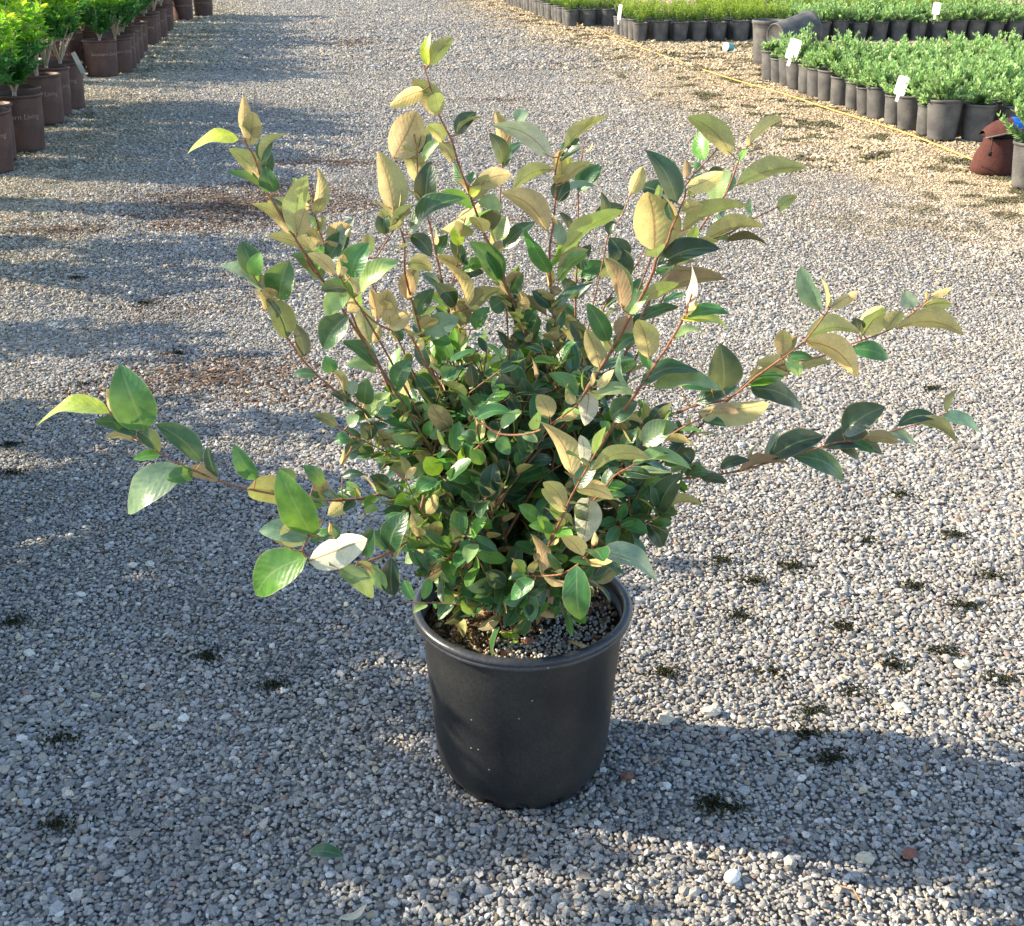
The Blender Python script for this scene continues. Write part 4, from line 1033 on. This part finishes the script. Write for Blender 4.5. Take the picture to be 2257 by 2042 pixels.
# --- small leaved lime green bushes
def bushlet_mb(seed, h=0.2, rad=0.1):
    r = random.Random(seed); mb = MB()
    for _ in range(26):
        a = r.uniform(0, 6.283); rr = rad * math.sqrt(r.random()); H = h * (1 - 0.35 * (rr / rad) ** 2) * r.uniform(.75, 1.15)
        top = Vector((rr * math.cos(a), rr * math.sin(a), 0.165 + H)); b0 = Vector((0.012 * math.cos(a), 0.012 * math.sin(a), 0.165))
        for i in range(22):
            t = 0.22 + 0.78 * i / 21
            p = b0.lerp(top, t) + Vector((r.gauss(0, .007), r.gauss(0, .007), 0))
            d = Vector((r.gauss(0, 1), r.gauss(0, 1), r.uniform(.1, 1.2))).normalized()
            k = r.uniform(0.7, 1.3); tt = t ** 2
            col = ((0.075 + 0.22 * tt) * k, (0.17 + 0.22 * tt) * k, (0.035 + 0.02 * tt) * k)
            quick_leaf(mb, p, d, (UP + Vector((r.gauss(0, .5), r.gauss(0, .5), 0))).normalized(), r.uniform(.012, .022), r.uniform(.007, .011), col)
        if _ < 8: tube(mb, [b0, b0.lerp(top, .8)], 0.0013, 4, (0.22, 0.16, 0.1), False)
    return mb
# --- broad leaved shrub with yellow new growth
def shrubby_mbs(seed, bare=0.18, H=0.66, rad=0.24, n_st=9):
    r = random.Random(seed); st = MB(); lf = MB()
    zb = 0.245
    tube(st, [(0, 0, zb - 0.01), (0.004, 0, zb + 0.03), (0.006, 0.003, zb + 0.06)], [0.013, 0.010, 0.009], 7, (0.42, 0.36, 0.27), False)
    for s_ in range(n_st):
        a = 6.283 * s_ / n_st + r.uniform(-.4, .4); R_ = rad * r.uniform(.35, 1.0); Hs = H * r.uniform(.72, 1.08) * (1 - 0.18 * R_ / rad)
        P = [Vector((0.004, 0, zb + 0.03)), Vector((R_ * .3 * math.cos(a), R_ * .3 * math.sin(a), zb + 0.03 + Hs * .22)), Vector((R_ * .62 * math.cos(a + .15), R_ * .62 * math.sin(a + .15), zb + Hs * .5)), Vector((R_ * math.cos(a), R_ * math.sin(a), zb + Hs))]
        pts = [Vector(q) for q in spline(P, 6)]
        tube(st, pts, [0.0065 * (1 - i / len(pts)) + 0.0012 for i in range(len(pts))], 6, (0.36, 0.30, 0.23), False)
        tips = [(pts[-1], (pts[-1] - pts[-3]).normalized(), 1.0)]
        for _ in range(9):
            i = r.randint(int(len(pts) * (0.74 if bare > .25 else 0.52 if bare > 0.1 else 0.12)), len(pts) - 1)
            b = r.uniform(0, 6.283); d = Vector((math.cos(b), math.sin(b), r.uniform(.3, 1.2))).normalized(); l = r.uniform(.05, .14)
            e = pts[i] + d * l
            tube(st, [pts[i], e], [0.002, 0.001], 4, (0.34, 0.3, 0.2), False)
            tips.append((e, d, (e.z - zb) / H))
            for q in range(3): tips.append((pts[i].lerp(e, (q + 1) / 4), d, (pts[i].z - zb) / H * 0.8))
        for i in range(int(len(pts) * (.82 if bare > .25 else .62 if bare > .1 else .3)), len(pts)): tips.append((pts[i], UP.copy(), (pts[i].z - zb) / H * .8))
        for (p, d, t) in tips:
            for _k in range(7):
                b = r.uniform(0, 6.283); q = (Vector((math.cos(b), math.sin(b), 0)) * 1.0 + d * r.uniform(.1, 1.0) + UP * r.uniform(-.1, .5)).normalized()
                k = r.uniform(.7, 1.3)
                if t > .52 and r.random() < .45 + t * .4: col = (0.46 * k, 0.58 * k, 0.08 * k)
                elif t > .35: col = (0.22 * k, 0.42 * k, 0.06 * k)
                else: col = (0.09 * k, 0.25 * k, 0.07 * k)
                quick_leaf(lf, p, q, (UP + Vector((r.gauss(0, .5), r.gauss(0, .5), 0))).normalized(), r.uniform(.03, .052), r.uniform(.014, .022), col)
    return st, lf

# lettering printed on the brown pots
def lettering(text, size, radius, z, parent, th0=-math.pi / 2, depth=0.0008):
    cu = bpy.data.curves.new("lettering_curve", 'FONT'); cu.body = text; cu.size = size; cu.align_x = 'CENTER'; cu.extrude = 0.0004; cu.resolution_u = 3; cu.shear = 0.15
    to = bpy.data.objects.new("lettering_tmp", cu); COL.objects.link(to)
    dg = bpy.context.evaluated_depsgraph_get(); dg.update()
    me = bpy.data.meshes.new_from_object(to.evaluated_get(dg))
    bpy.data.objects.remove(to)
    me.name = "lettering"
    for v in me.vertices:
        x, y, zz = v.co
        zz_ = z + y
        rr = radius(zz_) + depth + zz
        a = th0 + x / radius(zz_)
        v.co = (rr * math.cos(a), rr * math.sin(a), zz_)
    me.materials.clear(); me.materials.append(M_INK)
    return link_mesh("lettering", me, parent)

# prototypes (each becomes the first of its kind)
J_POT = nursery_pot_mb(0.084, 0.070, 0.195); J_POT2 = nursery_pot_mb(0.084, 0.066, 0.195)
L_POT = nursery_pot_mb(0.130, 0.112, 0.275, 48)
def finish(root, kind, pot_src, pot_mat, soil, fol_src, stem_src=None, text=False, name_f="foliage"):
    p = pot_src.build("pot", pot_mat, root)
    soil.build("soil", M_SOIL2, root)
    if stem_src is not None: stem_src.build("stem", M_BARK, root)
    fol_src.build(name_f, {'j': M_FOL2, 'y': M_FOL}.get(kind, M_FOL3), root, smooth=False)
    if text:
        rad = lambda z: 0.112 + (0.130 - 0.112) * (z / 0.255) * 0.98
        lettering("Southern Living", 0.036, rad, 0.162, p, math.radians(-72))
    return root

protos = {}
def get(key):
    """a linked thing of this kind: the prototype the first time, then copies"""
    if key in protos and protos[key][1]:
        return copy_tree(protos[key][0])
    if key not in protos:
        k, i = key
        r = empty({'j': 'potted_juniper', 'y': 'potted_bush', 's': 'potted_shrub'}[k], (0, 0, 0))
        if k == 'j': finish(r, k, (J_POT if i % 2 else J_POT2), M_POTG if i % 3 else M_POTG, soil_mb(0.079, 0.165), juniper_mb(100 + i))
        elif k == 'y': finish(r, k, (J_POT if i % 2 else J_POT2), M_POTG, soil_mb(0.079, 0.165), bushlet_mb(200 + i, 0.17 + 0.02 * i, 0.105))
        else:
            st, lf = shrubby_mbs(300 + i, [0.22, 0.05, 0.2, 0.05, 0.3][i], [0.64, 0.56, 0.68, 0.6, 0.66][i], [0.25, 0.22, 0.23, 0.26, 0.22][i])
            finish(r, k, L_POT, M_POTB, soil_mb(0.123, 0.25), lf, st, True)
        protos[key] = [r, True]
        return r

def put(key, x, y, label, group, sc=1.0, rz=None, tilt=0.0, z=0.004):
    o = get(key)
    o.location = (x, y, z); o.rotation_euler = (RB.uniform(-tilt, tilt), RB.uniform(-tilt, tilt), RB.uniform(0, 6.283) if rz is None else rz)
    o.scale = (sc, sc, sc)
    tag(o, label, "potted plant", group)
    return o

def in_view(x, y): return x - 0.13 < 0.437 * y * 1.04 and y < 21
# block of junipers nearest the lens: 15 rows deep
n_j = 0
files = {}
for k in range(15):
    for j in range(12):
        x = 2.31 + 0.20 * j - 0.10 * k * 0.2 * 5 * 0.13 * 1.0 + RB.uniform(-.012, .012); y = 6.52 + 0.203 * k + RB.uniform(-.015, .015)
        x = 2.31 + 0.198 * j - 0.12 * (y - 6.52) + RB.uniform(-.014, .014)
        if not in_view(x, y): continue
        if k == 0 and j > 4: continue
        if k > 12 and j > 1: continue
        files.setdefault(j, 0)
        lab = f"blue-green juniper in the near block, {ORD[k]} row from the front, {ORD[j]} from the drive"
        put(('j', 7 if k > 12 else (n_j * 5 + k * 3) % 7), x, y, lab, "junipers in the near right-hand block", RB.choice([.86, .93, .97, 1.0, 1.04, 1.1]), tilt=.05)
        n_j += 1
# junipers in the block behind
for k in range(5):
    for j in range(14):
        y = 12.75 + 0.205 * k + RB.uniform(-.015, .015); x = 2.95 + 0.198 * j - 0.12 * (y - 12.75) + RB.uniform(-.015, .015)
        if not in_view(x, y): continue
        put(('j', (k + j * 2) % 7), x, y, f"blue-green juniper in the far block, {ORD[k]} row back, {ORD[j]} from its left end", "junipers in the far right-hand block", RB.uniform(.95, 1.1), tilt=.03)
# lime green bushes: middle block
for k in range(6):
    for j in range(8):
        y = 12.72 + 0.205 * k + RB.uniform(-.012, .012); x = 1.30 + 0.202 * j - 0.14 * (y - 12.72) + RB.uniform(-.012, .012)
        if k > 0 and j == 0 and k > 4: continue
        put(('y', (k + j) % 4), x, y, f"lime green bush in the middle block, {ORD[k]} row back, {ORD[j]} from its left end", "lime green bushes in the middle block", RB.uniform(.95, 1.08), tilt=.02)
for k in range(4):
    for j in range(17):
        y = 14.35 + 0.205 * k + RB.uniform(-.012, .012); x = 2.25 + 0.202 * j + RB.uniform(-.012, .012)
        if not in_view(x, y): continue
        put(('y', (k + j) % 4), x, y, f"yellow-green bush in the rear strip, {ORD[k]} row back, {ORD[j]} from its left end", "yellow-green bushes in the rear strip", RB.uniform(.95, 1.08), tilt=.02)
# far left-hand end of the right side stock
for k in range(22):
    for j in range(4 if k < 4 else 3):
        y = 14.75 + 0.235 * k + RB.uniform(-.012, .012); x = 0.70 + 0.205 * j - 0.155 * (y - 14.75) + RB.uniform(-.012, .012)
        put(('y', (k + j) % 4), x, y, f"small bush in the farthest block, {ORD[k]} row back, {ORD[j]} from the drive", "small bushes in the farthest block", RB.uniform(.92, 1.05), tilt=.02)

# left-hand stock: brown pots in groups along the drive
LEFT = [(-2.46, 5.62), (-2.55, 5.90), (-2.53, 6.22), (-2.66, 6.56), (-2.74, 7.12), (-2.82, 7.47), (-2.84, 7.78), (-3.17, 9.58), (-3.14, 9.86), (-3.19, 10.15), (-3.26, 10.5), (-3.36, 10.95), (-3.48, 11.5),
        (-3.60, 12.3), (-3.70, 12.75), (-3.76, 13.25), (-3.90, 14.0), (-4.15, 15.9), (-4.06, 16.6)]
n_s = 0
for i, (x, y) in enumerate(LEFT):
    put(('s', [1, 3, 1, 3, 4, 2, 0, 1, 2, 3][i % 10]), x, y, f"yellow tipped shrub in a brown pot, {ORD[i]} along the left edge of the drive", "shrubs in brown pots on the left", RB.uniform(.97, 1.04), rz=RB.uniform(-.35, .35), tilt=.02)
for row in (1, 2):
    for i in range(24):
        y = 5.75 + 0.47 * i + RB.uniform(-.06, .06) + 0.15 * (row == 2); x = row_x(y) - 0.50 - 0.36 * (row - 1) + RB.uniform(-.05, .05)
        if 8.25 < y < 9.2: continue
        if x + 0.3 < -0.437 * y * 1.05 - 0.15: continue
        put(('s', (i * 3 + row) % 4), x, y, f"yellow tipped shrub at left, {ORD[i]} from the near end of the {['', 'second', 'third'][row]} row", "shrubs behind the left row", RB.uniform(.95, 1.08), rz=RB.uniform(-3, 3), tilt=.02)
# the same row goes on towards the viewer beyond the left edge; it shades the near gravel
SHADERS = [(-1.55, y) for y in (1.02, 1.25, 1.52, 1.80, 2.12)] + [(-1.80, y) for y in (0.95, 1.1, 1.4, 1.68, 1.98, 2.3)] + [(-1.95, 2.62), (-2.3, 3.3), (-2.3, 3.95), (-2.3, 4.3), (-2.45, 4.95)]
for i, (x, y) in enumerate(SHADERS):
    put(('s', [1, 3, 1, 3, 0][i % 5]), x, y, f"shrub beyond the left edge, {ORD[i]} of those shading the near gravel", "shrubs beyond the left edge", RB.uniform(1.02, 1.08) if 1.2 < y < 2.4 else 0.94, rz=RB.uniform(-3, 3))

# ================================================================== odds and ends on the ground and in the stock
def gp(dx, dy):                          # point of the ground seen at a place in the photo
    d = ray(dx * 1.1195, dy * 1.1195); t = -CAM_H / d[2]
    return Vector((d[0] * t, d[1] * t, 0))
# yellow string along the right edge of the drive
P = [gp(*q) for q in [(1940, 329), (1915, 320), (1780, 268), (1640, 222), (1536, 189), (1429, 156), (1340, 125), (1240, 90), (1140, 54), (1050, 23), (998, 6)]]
P = [p + Vector((RB.uniform(-.01, .01), 0, 0.012 + RB.uniform(0, .006))) for p in P] 
P.append(P[-1] + (P[-1] - P[-2]) * 3)
mb = MB(); tube(mb, [Vector(p) for p in spline(P, 6)], 0.0042, 5)
tag(mb.build("string_line", M_ROPE), "long yellow string laid along the tan edge of the drive", "string")

# white tags
def plate(mb, C, right, up, w_, h_, th=0.0012, r=0.12):
    right = right.normalized(); up = up.normalized(); n = right.cross(up).normalized()
    pts = []
    cr = r * min(w_, h_)
    for (sx, sy, a0) in ((1, 1, 0), (-1, 1, 90), (-1, -1, 180), (1, -1, 270)):
        for k in range(4):
            a = math.radians(a0 + 30 * k)
            pts.append((sx * (w_ / 2 - cr) + cr * math.cos(a), sy * (h_ / 2 - cr) + cr * math.sin(a)))
    vs = [C + right * x + up * y + n * (s * th) for s in (-.5, .5) for (x, y) in pts]
    m_ = len(pts)
    mb.add(vs, [tuple(range(m_ - 1, -1, -1)), tuple(range(m_, 2 * m_))] + [(i, (i + 1) % m_, m_ + (i + 1) % m_, m_ + i) for i in range(m_)])
def plant_tag(u, v, Y, w_, h_, lean, label, turn=-0.7, stick=0.12):
    C = at(u, v, Y); up = Vector((math.sin(lean), 0.1, math.cos(lean))); right = Vector((math.cos(lean), turn, -math.sin(lean)))
    o = empty("plant_tag", C - up * (h_ / 2 + stick)); b = o.location.copy()
    mb = MB(); plate(mb, C - b, right, up, w_, h_); mb.build("tag_face", M_TAG, o, False)
    mb = MB(); plate(mb, C - b - up * (h_ / 2 + stick / 2 - 0.004), right, up, w_ * 0.28, stick); mb.build("tag_stake", M_TAG, o, False)
    tag(o, label, "plant tag", "white plant tags")
plant_tag(1749, 109, 8.62, 0.088, 0.135, 0.28, "large white tag standing at the left end of the near juniper block", stick=0.05)
plant_tag(1987, 189, 6.78, 0.062, 0.10, 0.24, "white tag among the front junipers, just left of the widest front pots", stick=0.04)
plant_tag(2064, 19, 12.4, 0.075, 0.11, 0.1, "white tag in the far junipers at the top right of the view", stick=0.05)
plant_tag(1366, 27, 12.6, 0.05, 0.14, 0.12, "narrow white tag at the left corner of the lime green block", -1.4, 0.05)
plant_tag(172, 138, 7.70, 0.035, 0.13, -0.42, "slanting white tag in a brown pot on the left", -0.3, 0.06)

# two larger grey pots dumped by the juniper block
def big_pot_mb(rt, rb, h):
    mb = MB()
    def ribs(r, z, a):
        k = (a / (2 * math.pi) * 12) % 1.0
        d = 0.0
        if 0.06 * h / 0.36 < z < h - 0.07: d = -0.004 if 0.18 < k < 0.82 else 0.0
        return r + d, z
    lathe(mb, [(0.003, 0.012), (rb * .9, 0.012), (rb * .95, 0.0), (rb, 0.008), (rb + 0.002, 0.05), (rb + 0.004, 0.056), (rb + (rt - rb) * .5, h * .5), (rt * .96, h - 0.065), (rt * .965, h - 0.055),
               (rt * .98, h - 0.05), (rt * .985, h - 0.035), (rt * 1.0, h - 0.032), (rt * 1.03, h - 0.024), (rt * 1.04, h - 0.008), (rt * 1.02, h), (rt * .98, h), (rt * .95, h - 0.02), (rt * .9, h * .5), (rb * .92, 0.03), (0.003, 0.028)], 72, twist=ribs)
    return mb
bp = at(1686, 139, 10.45)
o = empty("large_pot", (bp.x + 0.03, 10.5, 0.003)); body = big_pot_mb(0.150, 0.118, 0.355); body.build("pot_wall", M_POTG, o)
tag(o, "tall empty ribbed grey pot standing upright left of the junipers", "plant pot")
b0 = at(1708, 84, 9.85); b1 = at(1800, 60, 10.05)
o = empty("large_pot", b0); body.build("pot_wall", M_POTG, o)
o.rotation_euler = (b1 - b0).to_track_quat('Z', 'Y').to_euler(); o.scale = (.93, .93, 1.0)
tag(o, "large grey pot tipped on its side against the upright one", "plant pot")

# cup lying on the gravel
c0 = gp(1441, 104)
o = empty("paper_cup", (c0.x, c0.y, 0.042))
mb = MB(); lathe(mb, [(0.001, 0.0), (0.028, 0.0), (0.029, 0.004), (0.036, 0.085)], 28); mb.build("cup_body", simple("teal_print", (0.10, 0.42, 0.46), 0.5, 25, 0.3), o)
mb = MB(); lathe(mb, [(0.036, 0.085), (0.039, 0.086), (0.040, 0.090), (0.038, 0.092), (0.030, 0.094), (0.001, 0.095)], 28); mb.build("lid", M_TAG, o)
o.rotation_euler = (math.radians(80), 0, math.radians(-52)); 
tag(o, "white lidded teal paper cup lying on the gravel left of the big pots", "cup")

# bag lying open at the right edge
M_BAGB = simple("brown_canvas", (0.085, 0.033, 0.027), 0.85, 90, 0.2, 0.4, 0.15)
M_BAGU = simple("blue_nylon", (0.015, 0.12, 0.45), 0.6, 60, 0.25, 0.2)
M_BAGL = simple("dark_lining", (0.03, 0.022, 0.02), 0.8, 60, 0.3)
M_ZIP = simple("zip_metal", (0.12, 0.12, 0.11), 0.4, 200, 0.4)
bx = at(2205, 385, 5.52)
o = empty("open_bag", (bx.x, 5.60, 0.004))
tag(o, "rust brown and blue zip bag gaping open on the gravel at the right edge", "bag")
def blob(mb, C, R, seg=40, rings=24, f=None, col=None):
    vs, fs = [], []
    for j in range(rings + 1):
        ph = math.pi * j / rings
        for i in range(seg):
            a = 2 * math.pi * i / seg
            v = Vector((math.sin(ph) * math.cos(a), math.sin(ph) * math.sin(a), math.cos(ph)))
            k = 1.0 if f is None else f(v)
            p = Vector((C[0] + R[0] * v.x * k, C[1] + R[1] * v.y * k, C[2] + R[2] * v.z * k))
            vs.append((p.x, p.y, max(0.0, p.z)))
    for j in range(rings):
        for i in range(seg):
            q = (i + 1) % seg
            fs.append((j * seg + i, (j + 1) * seg + i, (j + 1) * seg + q, j * seg + q))
    mb.add(vs, fs, col)
def crum(s): return lambda v: 1 + 0.07 * mnoise.noise(Vector((v.x * 2.2 + s, v.y * 2.2, v.z * 2.2))) + 0.03 * mnoise.noise(v * 7) - 0.10 * max(0, v.z) * max(0, -v.x)
def crumple(p, k=0.006, s=14): return p + Vector((mnoise.noise(p * s), mnoise.noise(p * s + Vector((9, 0, 0))), mnoise.noise(p * s + Vector((0, 9, 0))))) * k
mb = MB(); vs = []; fs = []
PR = [(0.0, .100, .0), (0.012, .108, .0), (0.04, .106, 0), (0.075, .094, .002), (0.11, .078, .004), (0.14, .070, .006), (0.158, .073, .008), (0.165, .066, .01), (0.150, .058, .01), (0.12, .055, .01)]
for (z, r_, cx) in PR:
    for i in range(48):
        a = 2 * math.pi * i / 48
        p = Vector((cx + r_ * math.cos(a) * (1.02 + .06 * math.cos(2 * a)), r_ * .85 * math.sin(a), z)); p = crumple(p, 0.009 if z > 0.01 else .003); p.z = max(p.z, 0.0)
        vs.append(p)
for j in range(len(PR) - 1):
    for i in range(48):
        q = (i + 1) % 48; fs.append((j * 48 + i, j * 48 + q, (j + 1) * 48 + q, (j + 1) * 48 + i))
mb.add(vs, fs); low_b = mb.build("lower_pocket", M_BAGB, o)
mb = MB(); blob(mb, (0.012, 0.0, 0.135), (0.056, 0.05, 0.02)); blob(mb, (0.035, 0.025, 0.165), (0.075, 0.052, 0.05), f=crum(6)); mb.build("lining", M_BAGL, o)
mb = MB(); tube(mb, [crumple(Vector((-.105 * math.cos(t) , -.085 * math.sin(t) - .003, .026 + .012 * math.sin(t * 3))), .002) for t in [k * .1 - .2 for k in range(30)]], .0028, 5); mb.build("piping", M_BAGL, low_b)
NU, NV = 30, 14
zbf = lambda u: 0.168 + 0.046 * min(1, u * 1.35)
ztf = lambda u: zbf(u) + 0.004 + (0.060 - 0.032 * u) * (math.sin(math.pi * (0.03 + 0.94 * u)) ** 0.5)
def flap_surface(s, mx=1.0, u0=0.0, u1=1.0, puff=0.0):
    vs, fs = [], []
    for j in range(NV + 1):
        for i in range(NU + 1):
            u = u0 + (u1 - u0) * i / NU; t = j / NV; pl = math.sin(math.pi * (0.08 + 0.84 * u)) ** 0.5
            x = -0.080 + 0.195 * u; y = (-0.088 + 0.165 * t) * pl
            z = zbf(u) + (ztf(u) - zbf(u)) * (math.sin(math.pi * t) ** 0.55) * s + puff
            vs.append(crumple(Vector((x, y, z)), 0.004, 20))
    for j in range(NV):
        for i in range(NU):
            a = j * (NU + 1) + i; fs.append((a, a + 1, a + NU + 2, a + NU + 1))
    return vs, fs
mb = MB(); mb.add(*flap_surface(1.0)); fl = mb.build("flap", M_BAGB, o)
mb = MB(); mb.add(*flap_surface(0.06)); mb.build("flap_lining", M_BAGL, fl)
mb = MB(); mb.add(*flap_surface(1.0, u0=0.56, u1=1.0, puff=0.003)); mb.build("blue_trim", M_BAGU, fl)
mb = MB(); zp = []
for i in range(NU + 1):
    u = i / NU; pl = math.sin(math.pi * (0.08 + 0.84 * u)) ** 0.5
    zp.append(crumple(Vector((-0.080 + 0.195 * u, -0.090 * pl, zbf(u) - .001)), .004, 20))
tube(mb, zp, 0.0042, 6); z_o = mb.build("zip", M_ZIP, o)
mb = MB(); tube(mb, [(-0.060, -0.062, 0.168), (-0.060, -0.078, 0.145), (-0.066, -0.088, 0.115)], 0.0028, 6); plate(mb, Vector((-0.068, -0.092, 0.101)), Vector((1, 0, 0)), Vector((-.05, -.15, 1)), 0.017, 0.022, 0.005, .2)
mb.build("zip_pull", M_BAGL, z_o)
mb = MB(); blob(mb, (0.10, -0.03, 0.045), (0.036, 0.07, 0.055), f=crum(9)); mb.build("side_panel", M_BAGU, o)
mb = MB()
sp_ = [Vector((0.085, -0.03, 0.236)), Vector((0.12, -0.035, 0.226)), Vector((0.17, -0.03, 0.218)), Vector((0.23, -0.02, 0.19)), Vector((0.28, 0.0, 0.12)), Vector((0.30, 0.03, 0.05)), Vector((0.27, 0.06, 0.01))]
S_ = [Vector(p) for p in spline(sp_, 5)]
vs = []; 
for p in S_: vs += [p + Vector((0, -.022, .0)), p + Vector((0, .022, .004)), p + Vector((0, .022, -.002)), p + Vector((0, -.022, -.006))]
fs = [(4 * i + a, 4 * i + (a + 1) % 4, 4 * i + 4 + (a + 1) % 4, 4 * i + 4 + a) for i in range(len(S_) - 1) for a in range(4)] + [(0, 3, 2, 1), tuple(len(vs) - 4 + k for k in range(4))]
mb.add(vs, fs); mb.build("strap", M_BAGU, o)

# lone juniper pot at the right edge in front of the bag
lp = at(2279, 400, 5.18)
put(('j', 2), lp.x, 5.24, "single juniper in a grey pot standing apart in front of the bag", "lone juniper", 1.02, rz=2.0, z=0.005)

# pale stones that stand out of the gravel
PEB = [(1441, 1736, .017, .012, 'smooth bright white egg-shaped pebble right of the pot near the bottom edge', (0.78, 0.76, 0.7), 1),
       (632, 1390, .015, .010, 'pale oval stone left of the pot at half its height', (0.5, 0.48, 0.42), 0), (160, 1178, .012, .009, 'small white stone left of the paired pale stones', (0.62, 0.6, 0.55), 0),
       (262, 1120, .012, .009, 'left stone of a pale pair below the far left leaves', (0.56, 0.54, 0.48), 0), (295, 1118, .012, .009, 'right stone of a pale pair below the far left leaves', (0.56, 0.54, 0.48), 0),
       (158, 1190, .010, .007, 'flat pale stone under the small white stone', (0.5, 0.49, 0.45), 0), (58, 1293, .013, .010, 'lone white stone near the left edge beside brown moss', (0.6, 0.59, 0.54), 0),
       (363, 1422, .012, .010, 'angular white stone midway between pot and left edge', (0.66, 0.65, 0.6), 0), (445, 1420, .012, .008, 'slate pale wedge stone nearest the angular white one', (0.5, 0.49, 0.45), 0),
       (45, 1462, .011, .009, 'white stone left of a dark moss tuft in the lower left', (0.62, 0.61, 0.58), 0), (1310, 1425, .019, .014, 'large buff stone at the lit edge of the pot shadow', (0.55, 0.49, 0.38), 0),
       (1400, 1345 + 65, .020, .014, 'big upright pale stone beside moss at the shadow edge', (0.58, 0.53, 0.44), 0), (1775, 1380 + 25, .019, .013, 'rounded cream stone in the sunlit gravel right of the pot', (0.6, 0.55, 0.44), 0),
       (1700, 1700, .017, .012, 'tan stone in the lower right, near the reddish one', (0.5, 0.44, 0.33), 0), (1790, 1690, .015, .010, 'brick red stone in the lower right gravel', (0.22, 0.10, 0.075), 0),
       (1235, 1535, .013, .008, 'reddish stone at the foot of the pot on its right', (0.2, 0.10, 0.075), 0), (1893, 1318, .018, .014, 'broad cream stone near the right edge in sunlight', (0.6, 0.54, 0.42), 0),
       (1840, 995, .013, .010, 'white stone in sunlit gravel far right of the shrub', (0.66, 0.62, 0.54), 0)]
for (dx, dy, a_, b_, lab, c, sm) in PEB:
    a_ *= .72; b_ *= .72
    p = gp(dx, dy); mb = MB(); vs = []; mid = {}; base_v = [Vector(v) for v in ICO_V]; F_ = [tuple(f) for f in ICO_F]
    for it in range(2 if sm else 1):
        mid = {}; nf = []
        def mp2(i, j):
            key = (min(i, j), max(i, j))
            if key not in mid: mid[key] = len(base_v); base_v.append((base_v[i] + base_v[j]).normalized())
            return mid[key]
        for (i, j, k) in F_:
            ab, bc, ca = mp2(i, j), mp2(j, k), mp2(k, i); nf += [(i, ab, ca), (j, bc, ab), (k, ca, bc), (ab, bc, ca)]
        F_ = nf
    ang = RB.uniform(-.8, .8); s0 = RB.uniform(0, 50)
    for v in base_v:
        k = 1 + (0.02 if sm else 0.42) * mnoise.noise(v * 1.9 + Vector((s0, 0, 0))) * 1.3
        x, y, z = v.x * a_ * k, v.y * b_ * k, v.z * b_ * .75 * k
        vs.append((x * math.cos(ang) - y * math.sin(ang), x * math.sin(ang) + y * math.cos(ang), z))
    mb.add(vs, F_, c); ob = mb.build("pebble", M_STONE, None, bool(sm)); ob.location = p + Vector((0, 0, b_ * .5 + .004))
    tag(ob, lab, "stone", "standout stones")

# fallen leaves in the foreground
def ground_leaf(dx, dy, L, a, top, und, flip, lab, tz=0.006):
    p = gp(dx, dy); m_ = LeafMB(); n_ = Vector((0, -.25, -1 if flip else 1))
    d = Vector((math.cos(a), math.sin(a), 0))
    m_.leaf(-d * L / 2, d * L / 2 + Vector((0, 0, tz)), L * .22, n_, top, und, arch=0.12, fold=.3, wave=.02)
    ob = m_.build("fallen_leaf", M_LEAF); ob.location = p + Vector((0, 0, .014)); tag(ob, lab, "leaf", "fallen leaves")
ground_leaf(645, 1702, 0.045, -0.25, TOPS['T'], UNDS['N'], False, "curled green leaf fallen on the gravel in the lower left", .004)
ground_leaf(697, 1815, 0.034, 0.45, TOPS['P'], (0.62, 0.55, 0.42), True, "pale dry leaf cut by the bottom edge")
# small twig litter
mb = MB()
for _ in range(140):
    y = RB.uniform(0.9, 7); x = RB.uniform(-.45, .45) * y; a = RB.uniform(0, 3.14); L = RB.uniform(.008, .03)
    c = RB.choice([(.35, .2, .1), (.22, .12, .07), (.45, .33, .16), (.3, .14, .08)])
    tube(mb, [(x, y, .011), (x + L * .5 * math.cos(a), y + L * .5 * math.sin(a), .013 + RB.uniform(0, .003)), (x + L * math.cos(a + .3), y + L * math.sin(a + .3), .011)], RB.uniform(.0006, .0014), 4, c, False)
tag(mb.build("twig_litter", M_CHIP), "scattered bits of dry twig on the gravel", "twigs", kind='stuff')
